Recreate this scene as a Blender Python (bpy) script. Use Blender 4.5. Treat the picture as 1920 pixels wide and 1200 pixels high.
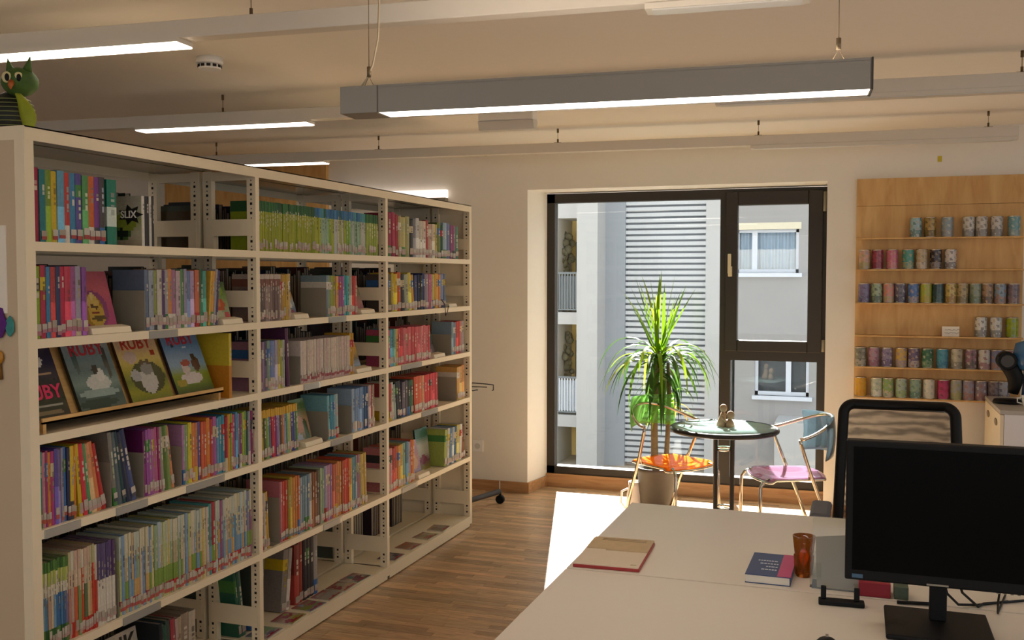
import bpy, math, random
from mathutils import Vector, Matrix
S = bpy.context.scene
for o in list(bpy.data.objects): bpy.data.objects.remove(o)
COL = S.collection
# ---------------------------------------------------------------- camera
F_PX, PITCH, YAW, CAM = 1864.2, 0.0444, 0.3357, Vector((0, 0, 1.55))
FW = Vector((-math.sin(YAW)*math.cos(PITCH), math.cos(YAW)*math.cos(PITCH), -math.sin(PITCH)))
RT = Vector((math.cos(YAW), math.sin(YAW), 0)); UP = RT.cross(FW)
cd = bpy.data.cameras.new('camera'); cam = bpy.data.objects.new('camera', cd); COL.objects.link(cam)
cd.sensor_width = 36; cd.lens = 36*F_PX/1920; cd.clip_end = 300
cam.matrix_world = Matrix(((RT.x, UP.x, -FW.x, CAM.x), (RT.y, UP.y, -FW.y, CAM.y), (RT.z, UP.z, -FW.z, CAM.z), (0, 0, 0, 1)))
S.camera = cam
# ---------------------------------------------------------------- light and exposure
S.view_settings.view_transform = 'Standard'; S.view_settings.look = 'None'
S.view_settings.gamma = 1; S.view_settings.use_curve_mapping = False
S.view_settings.exposure = 1.8
SKY, SUN, TUBE = 0.34, 11.5, 2.8
w = bpy.data.worlds.new('sky'); S.world = w; w.use_nodes = True
bg = w.node_tree.nodes['Background']; bg.inputs[0].default_value = (0.90, 0.95, 1.0, 1); bg.inputs[1].default_value = SKY
sl = bpy.data.lights.new('sun', 'SUN'); sl.energy = SUN; sl.angle = 0.009; sl.color = (1.0, 0.97, 0.92)
so = bpy.data.objects.new('sun', sl); COL.objects.link(so); so.location = (-6, 25, 20)
EL = math.radians(38); hx, hy = 0.265, -0.964
sd = Vector((hx*math.cos(EL), hy*math.cos(EL), -math.sin(EL)))
so.rotation_euler = sd.to_track_quat('-Z', 'Y').to_euler()
# ---------------------------------------------------------------- helpers
def ray(px, py): return FW + RT*((px-960)/F_PX) + UP*((600-py)/F_PX)
def at(px, py, **k):                        # the point of a real plane that a pixel of the photograph shows
    (a, v), = k.items(); i = 'xyz'.index(a); d = ray(px, py); return CAM + d*((v-CAM[i])/d[i])
def lin(c):
    if isinstance(c, str): c = tuple(int(c[i:i+2], 16)/255 for i in (1, 3, 5))
    return tuple((v/12.92 if v <= .04045 else ((v+.055)/1.055)**2.4) for v in c[:3])
def mixc(a, b, t): return tuple(x*(1-t)+y*t for x, y in zip(a, b))
MATS = {}
def mat(name, col, rough=.55, metal=0, var=.06, scale=18, bump=0, spec=.5, trans=0, alpha=1, emit=None, coat=0, stretch=None):
    if name in MATS: return MATS[name]
    m = bpy.data.materials.new(name); m.use_nodes = True; nt = m.node_tree; N = nt.nodes; L = nt.links
    b = N['Principled BSDF']; c = lin(col)
    b.inputs['Roughness'].default_value = rough; b.inputs['Metallic'].default_value = metal
    b.inputs['Specular IOR Level'].default_value = spec
    b.inputs['Transmission Weight'].default_value = trans; b.inputs['Alpha'].default_value = alpha
    b.inputs['Coat Weight'].default_value = coat
    b.inputs['Base Color'].default_value = (*c, 1)
    if var or bump:
        tc = N.new('ShaderNodeTexCoord'); mp = N.new('ShaderNodeMapping'); no = N.new('ShaderNodeTexNoise')
        no.inputs['Scale'].default_value = scale; no.inputs['Detail'].default_value = 4
        if stretch: mp.inputs['Scale'].default_value = stretch
        L.new(tc.outputs['Object'], mp.inputs[0]); L.new(mp.outputs[0], no.inputs['Vector'])
        r = N.new('ShaderNodeMix'); r.data_type = 'RGBA'
        r.inputs['A'].default_value = (*[max(0, v*(1-var)) for v in c], 1); r.inputs['B'].default_value = (*[min(1, v*(1+var)) for v in c], 1)
        L.new(no.outputs['Fac'], r.inputs['Factor']); L.new(r.outputs['Result'], b.inputs['Base Color'])
        if bump:
            bm = N.new('ShaderNodeBump'); bm.inputs['Strength'].default_value = bump; bm.inputs['Distance'].default_value = .004
            L.new(no.outputs['Fac'], bm.inputs['Height']); L.new(bm.outputs[0], b.inputs['Normal'])
    if emit:
        b.inputs['Emission Color'].default_value = (*lin(emit[0]), 1); b.inputs['Emission Strength'].default_value = emit[1]
    MATS[name] = m; return m
def wood(name, c1, c2, rough=.45, scale=6, stretch=(1, 12, 12), attr=False):
    m = bpy.data.materials.new(name); m.use_nodes = True; nt = m.node_tree; N = nt.nodes; L = nt.links; b = N['Principled BSDF']
    b.inputs['Roughness'].default_value = rough
    tc = N.new('ShaderNodeTexCoord'); mp = N.new('ShaderNodeMapping'); mp.inputs['Scale'].default_value = stretch
    no = N.new('ShaderNodeTexNoise'); no.inputs['Scale'].default_value = scale; no.inputs['Detail'].default_value = 6; no.inputs['Distortion'].default_value = .6
    cr = N.new('ShaderNodeValToRGB'); cr.color_ramp.elements[0].position = .3; cr.color_ramp.elements[1].position = .72
    cr.color_ramp.elements[0].color = (*lin(c1), 1); cr.color_ramp.elements[1].color = (*lin(c2), 1)
    L.new(tc.outputs['Object'], mp.inputs[0]); L.new(mp.outputs[0], no.inputs['Vector']); L.new(no.outputs['Fac'], cr.inputs[0])
    out = cr.outputs[0]
    if attr:
        a = N.new('ShaderNodeAttribute'); a.attribute_name = 'Col'; x = N.new('ShaderNodeMix'); x.data_type = 'RGBA'; x.blend_type = 'MULTIPLY'
        x.inputs['Factor'].default_value = 1; L.new(out, x.inputs['A']); L.new(a.outputs['Color'], x.inputs['B']); out = x.outputs['Result']
    L.new(out, b.inputs['Base Color']); MATS[name] = m; return m
def glass(name, tint=(1, 1, 1), ior=1.45, rough=0.0, base=0.0):
    m = bpy.data.materials.new(name); m.use_nodes = True; nt = m.node_tree; N = nt.nodes; L = nt.links
    N.remove(N['Principled BSDF']); t = N.new('ShaderNodeBsdfTransparent'); t.inputs[0].default_value = (*tint, 1)
    g = N.new('ShaderNodeBsdfGlossy'); g.inputs['Roughness'].default_value = rough
    fr = N.new('ShaderNodeFresnel'); fr.inputs[0].default_value = ior; mx = N.new('ShaderNodeMixShader')
    L.new(fr.outputs[0], mx.inputs[0]); L.new(t.outputs[0], mx.inputs[1]); L.new(g.outputs[0], mx.inputs[2])
    out = mx.outputs[0]
    if base:
        d = N.new('ShaderNodeBsdfTranslucent'); d.inputs[0].default_value = (*tint, 1); d2 = N.new('ShaderNodeBsdfDiffuse'); d2.inputs[0].default_value = (*tint, 1)
        a = N.new('ShaderNodeMixShader'); L.new(d.outputs[0], a.inputs[1]); L.new(d2.outputs[0], a.inputs[2])
        m2 = N.new('ShaderNodeMixShader'); m2.inputs[0].default_value = base; L.new(out, m2.inputs[1]); L.new(a.outputs[0], m2.inputs[2]); out = m2.outputs[0]
    L.new(out, N['Material Output'].inputs[0]); MATS[name] = m; return m
def printed(name, rough=.5):
    m = bpy.data.materials.new(name); m.use_nodes = True; N = m.node_tree.nodes; L = m.node_tree.links; b = N['Principled BSDF']
    a = N.new('ShaderNodeAttribute'); a.attribute_name = 'Col'
    no = N.new('ShaderNodeTexNoise'); no.inputs['Scale'].default_value = 90; no.inputs['Detail'].default_value = 2
    tc = N.new('ShaderNodeTexCoord'); L.new(tc.outputs['Object'], no.inputs['Vector'])
    h = N.new('ShaderNodeHueSaturation'); mr = N.new('ShaderNodeMapRange'); mr.inputs['To Min'].default_value = .62; mr.inputs['To Max'].default_value = .92
    L.new(no.outputs['Fac'], mr.inputs['Value']); L.new(mr.outputs[0], h.inputs['Value']); L.new(a.outputs['Color'], h.inputs['Color'])
    L.new(h.outputs[0], b.inputs['Base Color']); b.inputs['Roughness'].default_value = rough; MATS[name] = m; return m

class MB:
    def __init__(s): s.v = []; s.f = []; s.m = []; s.c = []; s.sm = []
    def add(s, vs, fs, mi=0, col=None, M=None, smooth=False):
        n = len(s.v); s.v += [tuple(M @ Vector(v)) if M else tuple(v) for v in vs]
        for k, f in enumerate(fs):
            s.f.append([n+i for i in f]); s.m.append(mi); s.sm.append(smooth)
            s.c.append(col[k] if isinstance(col, list) else (col or (1, 1, 1)))
        return s
    def box(s, x0, x1, y0, y1, z0, z1, mi=0, col=None, M=None):
        if x0 > x1: x0, x1 = x1, x0
        if y0 > y1: y0, y1 = y1, y0
        if z0 > z1: z0, z1 = z1, z0
        v = [(x, y, z) for z in (z0, z1) for y in (y0, y1) for x in (x0, x1)]
        return s.add(v, [(0, 2, 3, 1), (4, 5, 7, 6), (0, 1, 5, 4), (2, 6, 7, 3), (0, 4, 6, 2), (1, 3, 7, 5)], mi, col, M)
    def tube(s, pts, r, seg=8, mi=0, col=None, M=None, closed=False):
        P = [Vector(p) for p in pts]; n = len(P); R = r if isinstance(r, (list, tuple)) else [r]*n
        vs = []; up = Vector((0, 0, 1)); last = None
        for i, p in enumerate(P):
            if closed: t = (P[(i+1) % n]-P[i-1])
            else: t = P[min(i+1, n-1)]-P[max(i-1, 0)]
            t.normalize()
            if last is None: a = t.cross(up) if abs(t.z) < .95 else t.cross(Vector((1, 0, 0)))
            else: a = last - t*last.dot(t)
            a.normalize(); last = a; b = t.cross(a)
            for k in range(seg):
                an = 2*math.pi*k/seg; vs.append(p + (a*math.cos(an)+b*math.sin(an))*R[i])
        fs = []
        for i in range(n if closed else n-1):
            j = (i+1) % n
            for k in range(seg): fs.append((i*seg+k, i*seg+(k+1) % seg, j*seg+(k+1) % seg, j*seg+k))
        s.add(vs, fs, mi, col, M, True)
        if not closed:
            q = len(s.v)-len(vs)
            s.f.append([q+k for k in reversed(range(seg))]); s.f.append([q+(n-1)*seg+k for k in range(seg)])
            s.m += [mi, mi]; s.sm += [False, False]; cc = col or (1, 1, 1); s.c += [cc, cc]
        return s
    def lathe(s, prof, seg=20, mi=0, col=None, M=None, smooth=True, cx=0, cy=0):
        vs = []; n = len(prof)
        for r, z in prof:
            for k in range(seg):
                a = 2*math.pi*k/seg; vs.append((cx+r*math.cos(a), cy+r*math.sin(a), z))
        fs = []; cl = []
        for i in range(n-1):
            for k in range(seg):
                fs.append((i*seg+k, i*seg+(k+1) % seg, (i+1)*seg+(k+1) % seg, (i+1)*seg+k)); cl.append(col[i] if isinstance(col, list) else (col or (1, 1, 1)))
        s.add(vs, fs, mi, cl, M, smooth)
        q = len(s.v)-len(vs); e = cl[0], cl[-1]
        s.f.append([q+k for k in reversed(range(seg))]); s.f.append([q+(n-1)*seg+k for k in range(seg)]); s.m += [mi, mi]; s.sm += [False, False]; s.c += list(e)
        return s
    def ball(s, c, r, mi=0, col=None, seg=16, rings=10, M=None):
        r = r if isinstance(r, (tuple, list)) else (r, r, r); T = Matrix.Translation(c) @ Matrix.Diagonal((*r, 1)); T = M @ T if M else T
        return s.lathe([(max(.001, math.sin(math.pi*i/rings)), -math.cos(math.pi*i/rings)) for i in range(rings+1)], seg, mi, col, T)
    def grid(s, fn, nu, nv, mi=0, colfn=None, M=None, smooth=True):
        vs = [fn(i/nu, j/nv) for j in range(nv+1) for i in range(nu+1)]
        fs = []; cl = []
        for j in range(nv):
            for i in range(nu):
                a = j*(nu+1)+i; fs.append((a, a+1, a+nu+2, a+nu+1)); cl.append(colfn((i+.5)/nu, (j+.5)/nv) if colfn else (1, 1, 1))
        return s.add(vs, fs, mi, cl, M, smooth)
    def mesh(s, name, mats, off=(0, 0, 0)):
        me = bpy.data.meshes.new(name); o = Vector(off)
        me.from_pydata([tuple(Vector(v)-o) for v in s.v], [], s.f)
        for m in mats if isinstance(mats, (list, tuple)) else [mats]: me.materials.append(m)
        me.polygons.foreach_set('material_index', s.m); me.polygons.foreach_set('use_smooth', s.sm)
        ca = me.color_attributes.new('Col', 'FLOAT_COLOR', 'CORNER'); flat = []
        for f, c in zip(s.f, s.c): flat += [c[0], c[1], c[2], 1.0]*len(f)
        ca.data.foreach_set('color', flat); me.update(); return me
    def build(s, name, mats, parent=None, bevel=0, solid=0, world=True, sub=0):
        off = (0, 0, 0)
        if parent is not None and world: off = wloc(parent)
        o = bpy.data.objects.new(name, s.mesh(name, mats, off)); COL.objects.link(o)
        if parent is not None: o.parent = parent
        if solid: md = o.modifiers.new('solid', 'SOLIDIFY'); md.thickness = solid; md.offset = 0
        if sub: md = o.modifiers.new('sub', 'SUBSURF'); md.levels = md.render_levels = sub
        if bevel: md = o.modifiers.new('bevel', 'BEVEL'); md.width = bevel; md.segments = 2; md.limit_method = 'ANGLE'
        return o
def wloc(o):
    v = Vector((0, 0, 0))
    while o is not None: v += o.location; o = o.parent
    return v
def tag(o, label, cat, group=None):
    o['label'] = label; o['category'] = cat
    if group: o['group'] = group
    return o
def thing(name, label, cat, loc=(0, 0, 0), rz=0, group=None):
    o = bpy.data.objects.new(name, None); COL.objects.link(o); o.empty_display_size = .1
    o.location = loc; o.rotation_euler = (0, 0, rz); return tag(o, label, cat, group)
def struct(o): o['kind'] = 'structure'; return o
def one(name, mb, mats, label, cat, base, group=None, **k):       # a thing that is one mesh, origin at its base
    o = bpy.data.objects.new(name, mb.mesh(name, mats, base)); COL.objects.link(o); o.location = base
    if k.get('bevel'): md = o.modifiers.new('bevel', 'BEVEL'); md.width = k['bevel']; md.segments = 2; md.limit_method = 'ANGLE'
    return tag(o, label, cat, group)
def text_mesh(s, size, depth=.0006, bold=False):
    c = bpy.data.curves.new('t', 'FONT'); c.body = s; c.size = size; c.extrude = depth; c.align_x = 'CENTER'; c.align_y = 'CENTER'
    if bold: c.offset = size*.02
    c.resolution_u = 3
    t = bpy.data.objects.new('t', c); COL.objects.link(t); bpy.context.view_layer.update()
    me = bpy.data.meshes.new_from_object(t.evaluated_get(bpy.context.evaluated_depsgraph_get())); bpy.data.objects.remove(t); bpy.data.curves.remove(c); return me
def text(s, size, parent, M, m, name='lettering', bold=True):
    me = text_mesh(s, size, bold=bold); me.materials.clear(); me.materials.append(m); me.name = name
    o = bpy.data.objects.new(name, me); COL.objects.link(o); o.parent = parent; o.matrix_local = M; return o
ORD = 'first second third fourth fifth sixth seventh eighth ninth tenth eleventh twelfth thirteenth fourteenth fifteenth sixteenth seventeenth eighteenth nineteenth twentieth'.split()
def ordi(n):
    if n < 20: return ORD[n]
    n += 1; t = {2: 'twent', 3: 'thirt', 4: 'fort', 5: 'fift', 6: 'sixt', 7: 'sevent', 8: 'eight', 9: 'ninet'}[n//10]
    return t+'ieth' if n % 10 == 0 else t+'y-'+ORD[n % 10-1]
random.seed(7)
# ---------------------------------------------------------------- materials
WALL = mat('wall_paint', '#ede7dc', .9, var=.02, scale=40, bump=.04)
CEIL = mat('ceiling_paint', '#f4ece0', .92, var=.02, scale=30)
SHELL = mat('far_wall_paint', '#e4d8c4', .9, var=.02)
STEEL = mat('cream_steel', '#e8dabd', .42, var=.03, scale=25)
STEELD = mat('end_panel_steel', '#c9b598', .5, var=.03, scale=12)
HOLE = mat('slot_black', '#1b1712', .9, var=0)
GREY = mat('grey_steel', '#8f8878', .45, var=.05)
FRAME = mat('dark_frame', '#2e2822', .5, var=.08)
BLACK = mat('black_plastic', '#0a0a0b', .55, var=.1, spec=.25)
BLACKM = mat('black_metal', '#1d1a18', .42, var=.1)
CHROME = mat('chrome', '#d8cdbf', .18, metal=1, var=.05)
WHITE = mat('white_plastic', '#f2efea', .45, var=.03)
PAPER = mat('paper', '#ece4d6', .8, var=.03)
LABEL = mat('label_white', '#e9e4da', .6, var=.05, scale=200)
RAIL = mat('rail_grey', '#d8cfc0', .45, var=.03)
PEND = mat('pendant_grey', '#8d887f', .42, metal=.3, var=.03)
LED = mat('led_diffuser', '#ffffff', .6, var=0, emit=('#fff0e0', TUBE))
LED2 = mat('lamp_glow', '#ffffff', .6, var=0, emit=('#fff0e8', .3))
LEDOFF = mat('led_diffuser_off', '#d6d2ca', .35, var=.02)
DESK = mat('desk_laminate', '#dcd2c4', .38, var=.02, scale=60)
PRINT = printed('printed_cover'); PRINTG = printed('printed_gloss', .22)
PLY = wood('plywood', '#c69556', '#e0b878', .5, 3, (6, 6, 1.2))
OAKB = wood('oak_base', '#a27449', '#c2966a', .45, 4, (1, 10, 10))
PARQ = wood('parquet', '#a08062', '#d2ae86', .32, 5, (2, 22, 1), attr=True)
OAKL = wood('light_wood', '#b98f52', '#d8b071', .5, 5, (10, 1, 10))
GLASSM = glass('window_glass', (.97, .985, .98), 1.38)
# ---------------------------------------------------------------- the room
YW, YF, H = 6.688, 6.98, 2.46
XL, XR, YB = -7.5, 3.6, -2.6
WX0, WX1, WT = -2.217, -0.200, 2.155            # recess of the window in the far wall
fb = MB().box(XL, XR, YB, YW+.35, -.12, -.012)
floor = struct(fb.build('floor', mat('subfloor', '#5a4430', .8)))
# parquet planks of the floor that the photograph shows, the rest joined
pw, pl = .042, .33
near, rest = [], MB()
for j in range(int((YW+.32-YB)/pw)+1):
    y0 = YB+j*pw; off = random.random()*pl
    for i in range(-1, int((XR-XL)/pl)+1):
        x0 = XL+i*pl+off; x1 = min(x0+pl-.0012, XR); x0 = max(x0, XL); y1 = min(y0+pw-.0012, YW+.31)
        if x1-x0 < .02 or y1 <= y0: continue
        if y0 > YW and not (x1 > WX0-.02 and x0 < WX1+.02): continue
        s = random.choice((.68, .8, .88, .95, 1, 1.06, 1.12, 1.3)); col = (s*random.uniform(.95, 1.05), s, s*random.uniform(.9, 1.02))
        vis = y0 > 3.15 and x0 > -2.35 and x1 < -.15 and (x0 < -.85 or y0 > 5.2)
        if vis and y0 < 3.6 and x0 < -2.2: vis = False
        if vis: near.append((y0, x0, x1, y1, col))
        else: rest.box(x0, x1, y0, y1, -.012, 0, 0, col)
near.sort()
for n, (y0, x0, x1, y1, col) in enumerate(near):
    if n < 300:
        MB().box(x0, x1, y0, y1, -.012, random.uniform(-.0004, 0), 0, col).build('plank', PARQ, floor)
    else: rest.box(x0, x1, y0, y1, -.012, 0, 0, col)
ro = rest.build('plank_field', PARQ, floor); ro['kind'] = 'stuff'
struct(MB().box(XL, XR, YB, YW+.4, H, H+.15).build('ceiling', CEIL))
wb = MB().box(XL, WX0, YW, YW+.4, 0, H).box(WX1, XR, YW, YW+.4, 0, H).box(WX0, WX1, YW, YW+.4, WT, H)
wb.add([(WX0, YW, 0), (WX0+.054, YF, 0), (WX0+.054, YF, WT), (WX0, YW, WT), (WX0, YF, 0), (WX0, YF, WT)], [(0, 1, 2, 3), (0, 4, 1), (3, 2, 5)])
wall_back = struct(wb.build('wall_back', WALL))
struct(MB().box(XL-.1, XL, YB, YW+.4, 0, H).build('wall_left', SHELL))
# right and rear walls of the room lie outside the frame; both have unglazed openings added to let in sky light
struct(MB().box(XR, XR+.2, YB, YW+.4, 0, .7).box(XR, XR+.2, YB, YW+.4, 2.35, H).box(XR, XR+.2, YB, -2.0, .7, 2.35).box(XR, XR+.2, 5.4, YW+.4, .7, 2.35).build('wall_right', SHELL))
struct(MB().box(XL, XR, YB-.2, YB, 0, .6).box(XL, XR, YB-.2, YB, 2.3, H).box(XL, -5.5, YB-.2, YB, .6, 2.3).box(3.2, XR, YB-.2, YB, .6, 2.3).build('wall_rear', SHELL))
struct(MB().box(XL, WX0, YW-.014, YW, 0, .075).build('baseboard_left', OAKB))
b2 = MB(); b2.add([(WX0, YW-.014, 0), (WX0+.056, YF, 0), (WX0+.056, YF, .075), (WX0, YW-.014, .075), (WX0+.014, YW-.014, 0), (WX0+.068, YF, 0), (WX0+.068, YF, .075), (WX0+.014, YW-.014, .075)],
      [(4, 5, 6, 7), (3, 7, 6, 2), (0, 4, 7, 3)]); struct(b2.build('baseboard_reveal', OAKB))
struct(MB().box(WX1, XR, YW-.014, YW, 0, .075).build('baseboard_right', OAKB))
struct(MB().box(WX0+.055, WX1, YF-.02, YF+.1, 0, .095).build('trim_1', OAKB))
MB().box(-2.425, -2.418, YW-.0165, YW-.014, 0, .075).build('joint_strip', WHITE, None)
struct(bpy.data.objects['joint_strip']).name = 'trim_2'
# window_1
win = struct(bpy.data.objects.new('window_1', None)); COL.objects.link(win); win.location = (-1.19, YF, .09)
fx = dict(L=-2.165, Lg=-2.104, m0=-.911, m1=-.791, R=-.20); d0, d1 = YF, YF+.08
ft, fbm = 2.146, .091
MB().box(fx['L'], fx['Lg'], d0, d1, fbm, ft).build('stile', FRAME, win)
MB().box(fx['L'], fx['R'], d0, d1, 2.08, ft).build('head', FRAME, win)
MB().box(fx['L'], fx['R'], d0, d1, fbm, .150).build('sill', FRAME, win)
MB().box(fx['m0'], -.835, d0, d1, .15, 2.08).build('mullion', FRAME, win)
MB().box(-.262, fx['R'], d0, d1, .15, 2.08).build('stile', FRAME, win)
MB().box(-.835, -.262, d0, d1, .968, 1.03).build('transom', FRAME, win)
sash = MB().box(-.872, -.79, d0-.022, d1-.03, 1.03, 2.125).box(-.326, -.232, d0-.022, d1-.03, 1.03, 2.125).box(-.79, -.326, d0-.022, d1-.03, 1.03, 1.107).box(-.79, -.326, d0-.022, d1-.03, 2.032, 2.125).build('sash', FRAME, win, bevel=.006)
MB().box(fx['Lg'], fx['m0'], d0+.045, d0+.05, .15, 2.08).build('pane', GLASSM, win)
MB().box(-.835, -.262, d0+.045, d0+.05, .15, .968).build('pane', GLASSM, win)
MB().box(-.79, -.326, d0+.012, d0+.017, 1.107, 2.032).build('pane', GLASSM, sash)
h = MB().box(-.853, -.825, d0-.03, d0-.022, 1.545, 1.615).tube([(-.839, d0-.03, 1.58), (-.839, d0-.06, 1.58)], .009).box(-.85, -.828, d0-.075, d0-.058, 1.565, 1.70).build('handle', mat('handle_cream', '#d8c9a4', .35), sash, bevel=.004)
for z0, z1 in ((1.98, 2.11), (1.04, 1.12)): MB().tube([(-.222, d0-.02, z0), (-.222, d0-.02, z1)], .011).build('hinge', GREY, win)
# ---------------------------------------------------------------- outside: two buildings across a paved yard
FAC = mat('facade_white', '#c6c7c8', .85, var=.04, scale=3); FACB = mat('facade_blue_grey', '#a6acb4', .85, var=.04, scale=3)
FACG = mat('facade_lilac_grey', '#a8a7a8', .85, var=.05, scale=2); FACY = mat('balcony_yellow', '#f6dc94', .85, var=.06, scale=2)
PAVE = mat('yard_paving', '#b5aa9a', .9, var=.2, scale=1.2); LOUV = mat('louvre_aluminium', '#d2d6da', .5, metal=.1, var=.05)
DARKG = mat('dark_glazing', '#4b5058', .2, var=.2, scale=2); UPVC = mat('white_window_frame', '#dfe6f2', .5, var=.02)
CURT = mat('pale_curtain', '#b9cbe0', .8, var=.25, scale=5, stretch=(14, 1, .3)); RAILG = mat('railing_grey', '#7f878c', .6, var=.1)
struct(MB().box(-40, 40, YW+3, 60, -3.4, -3.2).build('ground', PAVE))
Y1 = 24.0
blk = thing('apartment_block', 'white apartment block with recessed balconies and tall louvred stairwell', 'building', (-5, Y1, -3.2))
def Xp(px, Y, py=620): return at(px, py, y=Y).x
def Zp(py, Y, px=1200): return at(px, py, y=Y).z
bl0, bl1 = Xp(1046, Y1), Xp(1093, Y1); c1 = Xp(1131, Y1); l0, l1 = Xp(1168, Y1), Xp(1322, Y1); c2 = Xp(1378, Y1)
ZT = 7.0
MB().box(bl0-6, bl0, Y1, Y1+6, -3.2, ZT).build('wall', FAC, blk)
MB().box(bl1, c1, Y1-.6, Y1+6, -3.2, ZT).build('pillar', FAC, blk)
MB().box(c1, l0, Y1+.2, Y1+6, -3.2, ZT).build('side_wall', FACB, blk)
MB().box(l1, c2-.07, Y1, Y1+6, -3.2, ZT).build('pillar', FAC, blk)
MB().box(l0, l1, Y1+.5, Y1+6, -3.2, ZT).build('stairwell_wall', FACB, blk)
MB().box(bl0-6, c2-.07, Y1, Y1+6, ZT, ZT+.3).build('roof', FAC, blk)
MB().box(bl0, bl1, Y1, Y1+6, Zp(409, Y1, 1070), ZT).build('wall', FAC, blk)
MB().box(bl0, bl1, Y1+1.3, Y1+1.5, -3.2, Zp(409, Y1, 1070)).box(bl1-.02, bl1, Y1+.1, Y1+1.3, -3.2, Zp(409, Y1, 1070)).build('balcony_back_wall', FACY, blk)
sh = MB().box(l0, l1, -.012, .012, 0, .105); 
zz = -3.1; lm = None
slat_me = MB().box(l0-.0, l1, -.02, .09, 0, .03).box(l0, l1, -.02, -.008, .03, .09).mesh('louvre_slat', [LOUV], (blk.location.x, 0, 0))
while zz < ZT-.2:
    o = bpy.data.objects.new('louvre_slat', slat_me); COL.objects.link(o); o.parent = blk; o.location = (0, .3, zz+3.2); zz += .142
for k, (ys, yr, yo) in enumerate(((608, 510, 409), (800, 706, 612))):
    zs = Zp(ys, Y1, 1070); zr = Zp(yr, Y1, 1070); zs2 = zs+.30
    MB().box(bl0, bl1, Y1-.05, Y1+1.3, zs, zs2).build('balcony_slab', FAC, blk)
    rl = MB().box(bl0, bl1, Y1, Y1+.04, zr-.05, zr).box(bl0, bl1, Y1, Y1+.04, zs2+.05, zs2+.09).build('railing', RAILG, blk)
    for i in range(9):
        x = bl0+(bl1-bl0)*(i+.5)/9; MB().box(x-.015, x+.015, Y1+.005, Y1+.03, zs2+.05, zr-.03).build('baluster', RAILG if k == 0 else UPVC, rl)
    if k == 1:
        MB().box(bl0+.02, bl1-.02, Y1+.05, Y1+.07, zs2+.1, zr-.1).build('privacy_screen', mat('screen_white', '#cfd6dd', .7, var=.25, scale=30), rl)
    else: MB().box(bl0+.02, bl1-.02, Y1+.05, Y1+.07, zs2+.1, zr-.1).build('privacy_screen', mat('screen_grey', '#8c949a', .7, var=.1), rl)
    dw = MB().box(bl0+.12, bl0+.33, Y1+1.24, Y1+1.32, zs2, zs2+1.8).build('balcony_door', DARKG, blk)
MB().box(bl0+.4, bl0+.62, Y1+1.1, Y1+1.2, Zp(520, Y1, 1070), Zp(430, Y1, 1070)).build('sun_blind', FACB, blk)
# potted plants on the upper balcony
for k, (pxx, pyy) in enumerate(((1056, 520), (1056, 700))):
    q = at(pxx, pyy, y=Y1+.6); t = MB(); rr = random.Random(k)
    for i in range(40): t.ball((q.x+rr.uniform(-.2, .2), q.y+rr.uniform(-.2, .2), q.z+rr.uniform(-.1, 1.1)), rr.uniform(.05, .12), 0, None, 6, 4)
    zb = Zp((608, 800)[k], Y1, 1070)+.30; t.box(q.x-.05, q.x+.05, q.y-.05, q.y+.05, zb, q.z); t.box(q.x-.2, q.x+.2, q.y-.2, q.y+.2, zb, zb+.3)
    one('balcony_shrub', t, mat('shrub', '#6d6a55', .9, var=.4, scale=8), ('dark shrub standing on the upper balcony outside', 'grey shrub standing on the lower balcony outside')[k], 'plant', (q.x, q.y, zb))
hs = thing('rendered_house', 'lilac grey rendered house across the yard seen through right panes', 'building', (-1.5, Y1, -3.2))
hx0, hx1 = c2, 9.0
wins = [(1372, 1496, 430, 512), (1416, 1518, 664, 742)]
W = []
for a, b, t, u in wins: W.append((Xp(a, Y1), Xp(b, Y1), Zp(u, Y1, 1450), Zp(t, Y1, 1450)))
hb = MB(); X0h = hx0
zs = [-3.2, W[1][2], W[1][3], W[0][2], W[0][3], ZT]
for i in range(5):
    za, zb = zs[i], zs[i+1]
    if i in (1, 3):
        ww = W[1] if i == 1 else W[0]; hb.box(X0h, ww[0], Y1, Y1+.3, za, zb) if ww[0] > X0h+.01 else None; hb.box(ww[1], hx1, Y1, Y1+.3, za, zb)
    else: hb.box(X0h, hx1, Y1, Y1+.3, za, zb)
hb.box(X0h, hx1, Y1+.8, Y1+5, -3.2, ZT); hb.build('wall', FACG, hs)
MB().box(hx0, hx1, Y1-.3, Y1+5, ZT, ZT+.3).build('roof', FAC, hs)
for i, (a, b, za, zb) in enumerate(W):
    a2 = max(a, X0h)
    fr = MB().box(a2, b, Y1+.1, Y1+.16, za, za+.09).box(a2, b, Y1+.1, Y1+.16, zb-.07, zb).box(a2, a2+.07, Y1+.1, Y1+.16, za, zb).box(b-.07, b, Y1+.1, Y1+.16, za, zb)
    xm = a2+(b-a2)*(.30 if i == 0 else .62); fr.box(xm-.06, xm+.06, Y1+.09, Y1+.16, za, zb); f_ = fr.build('window', UPVC, hs)
    MB().box(a2+.07, xm-.06, Y1+.125, Y1+.13, za+.09, zb-.07).build('pane', GLASSM, f_); MB().box(xm+.06, b-.07, Y1+.125, Y1+.13, za+.09, zb-.07).build('pane', GLASSM, f_)
    if i == 0:
        cb = MB().grid(lambda u, v: (a2+(b-a2)*u, Y1+.3+.05*math.sin(u*60), za+(zb-za)*v), 60, 1).build('curtain', CURT, f_)
        MB().box(a2, b+.05, Y1-.02, Y1+.2, zb, zb+.16).build('roller_box', mat('roller_cream', '#e6dfc9', .7), hs)
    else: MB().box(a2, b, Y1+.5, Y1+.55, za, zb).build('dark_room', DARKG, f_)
    MB().box(a2-.05, b+.08, Y1-.12, Y1+.1, za-.09, za).build('window_sill', UPVC, hs)
MB().box(Xp(1462, Y1), Xp(1540, Y1), Y1-1.2, Y1, -3.2, Zp(780, Y1, 1500)).build('porch', FAC, hs)
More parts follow.
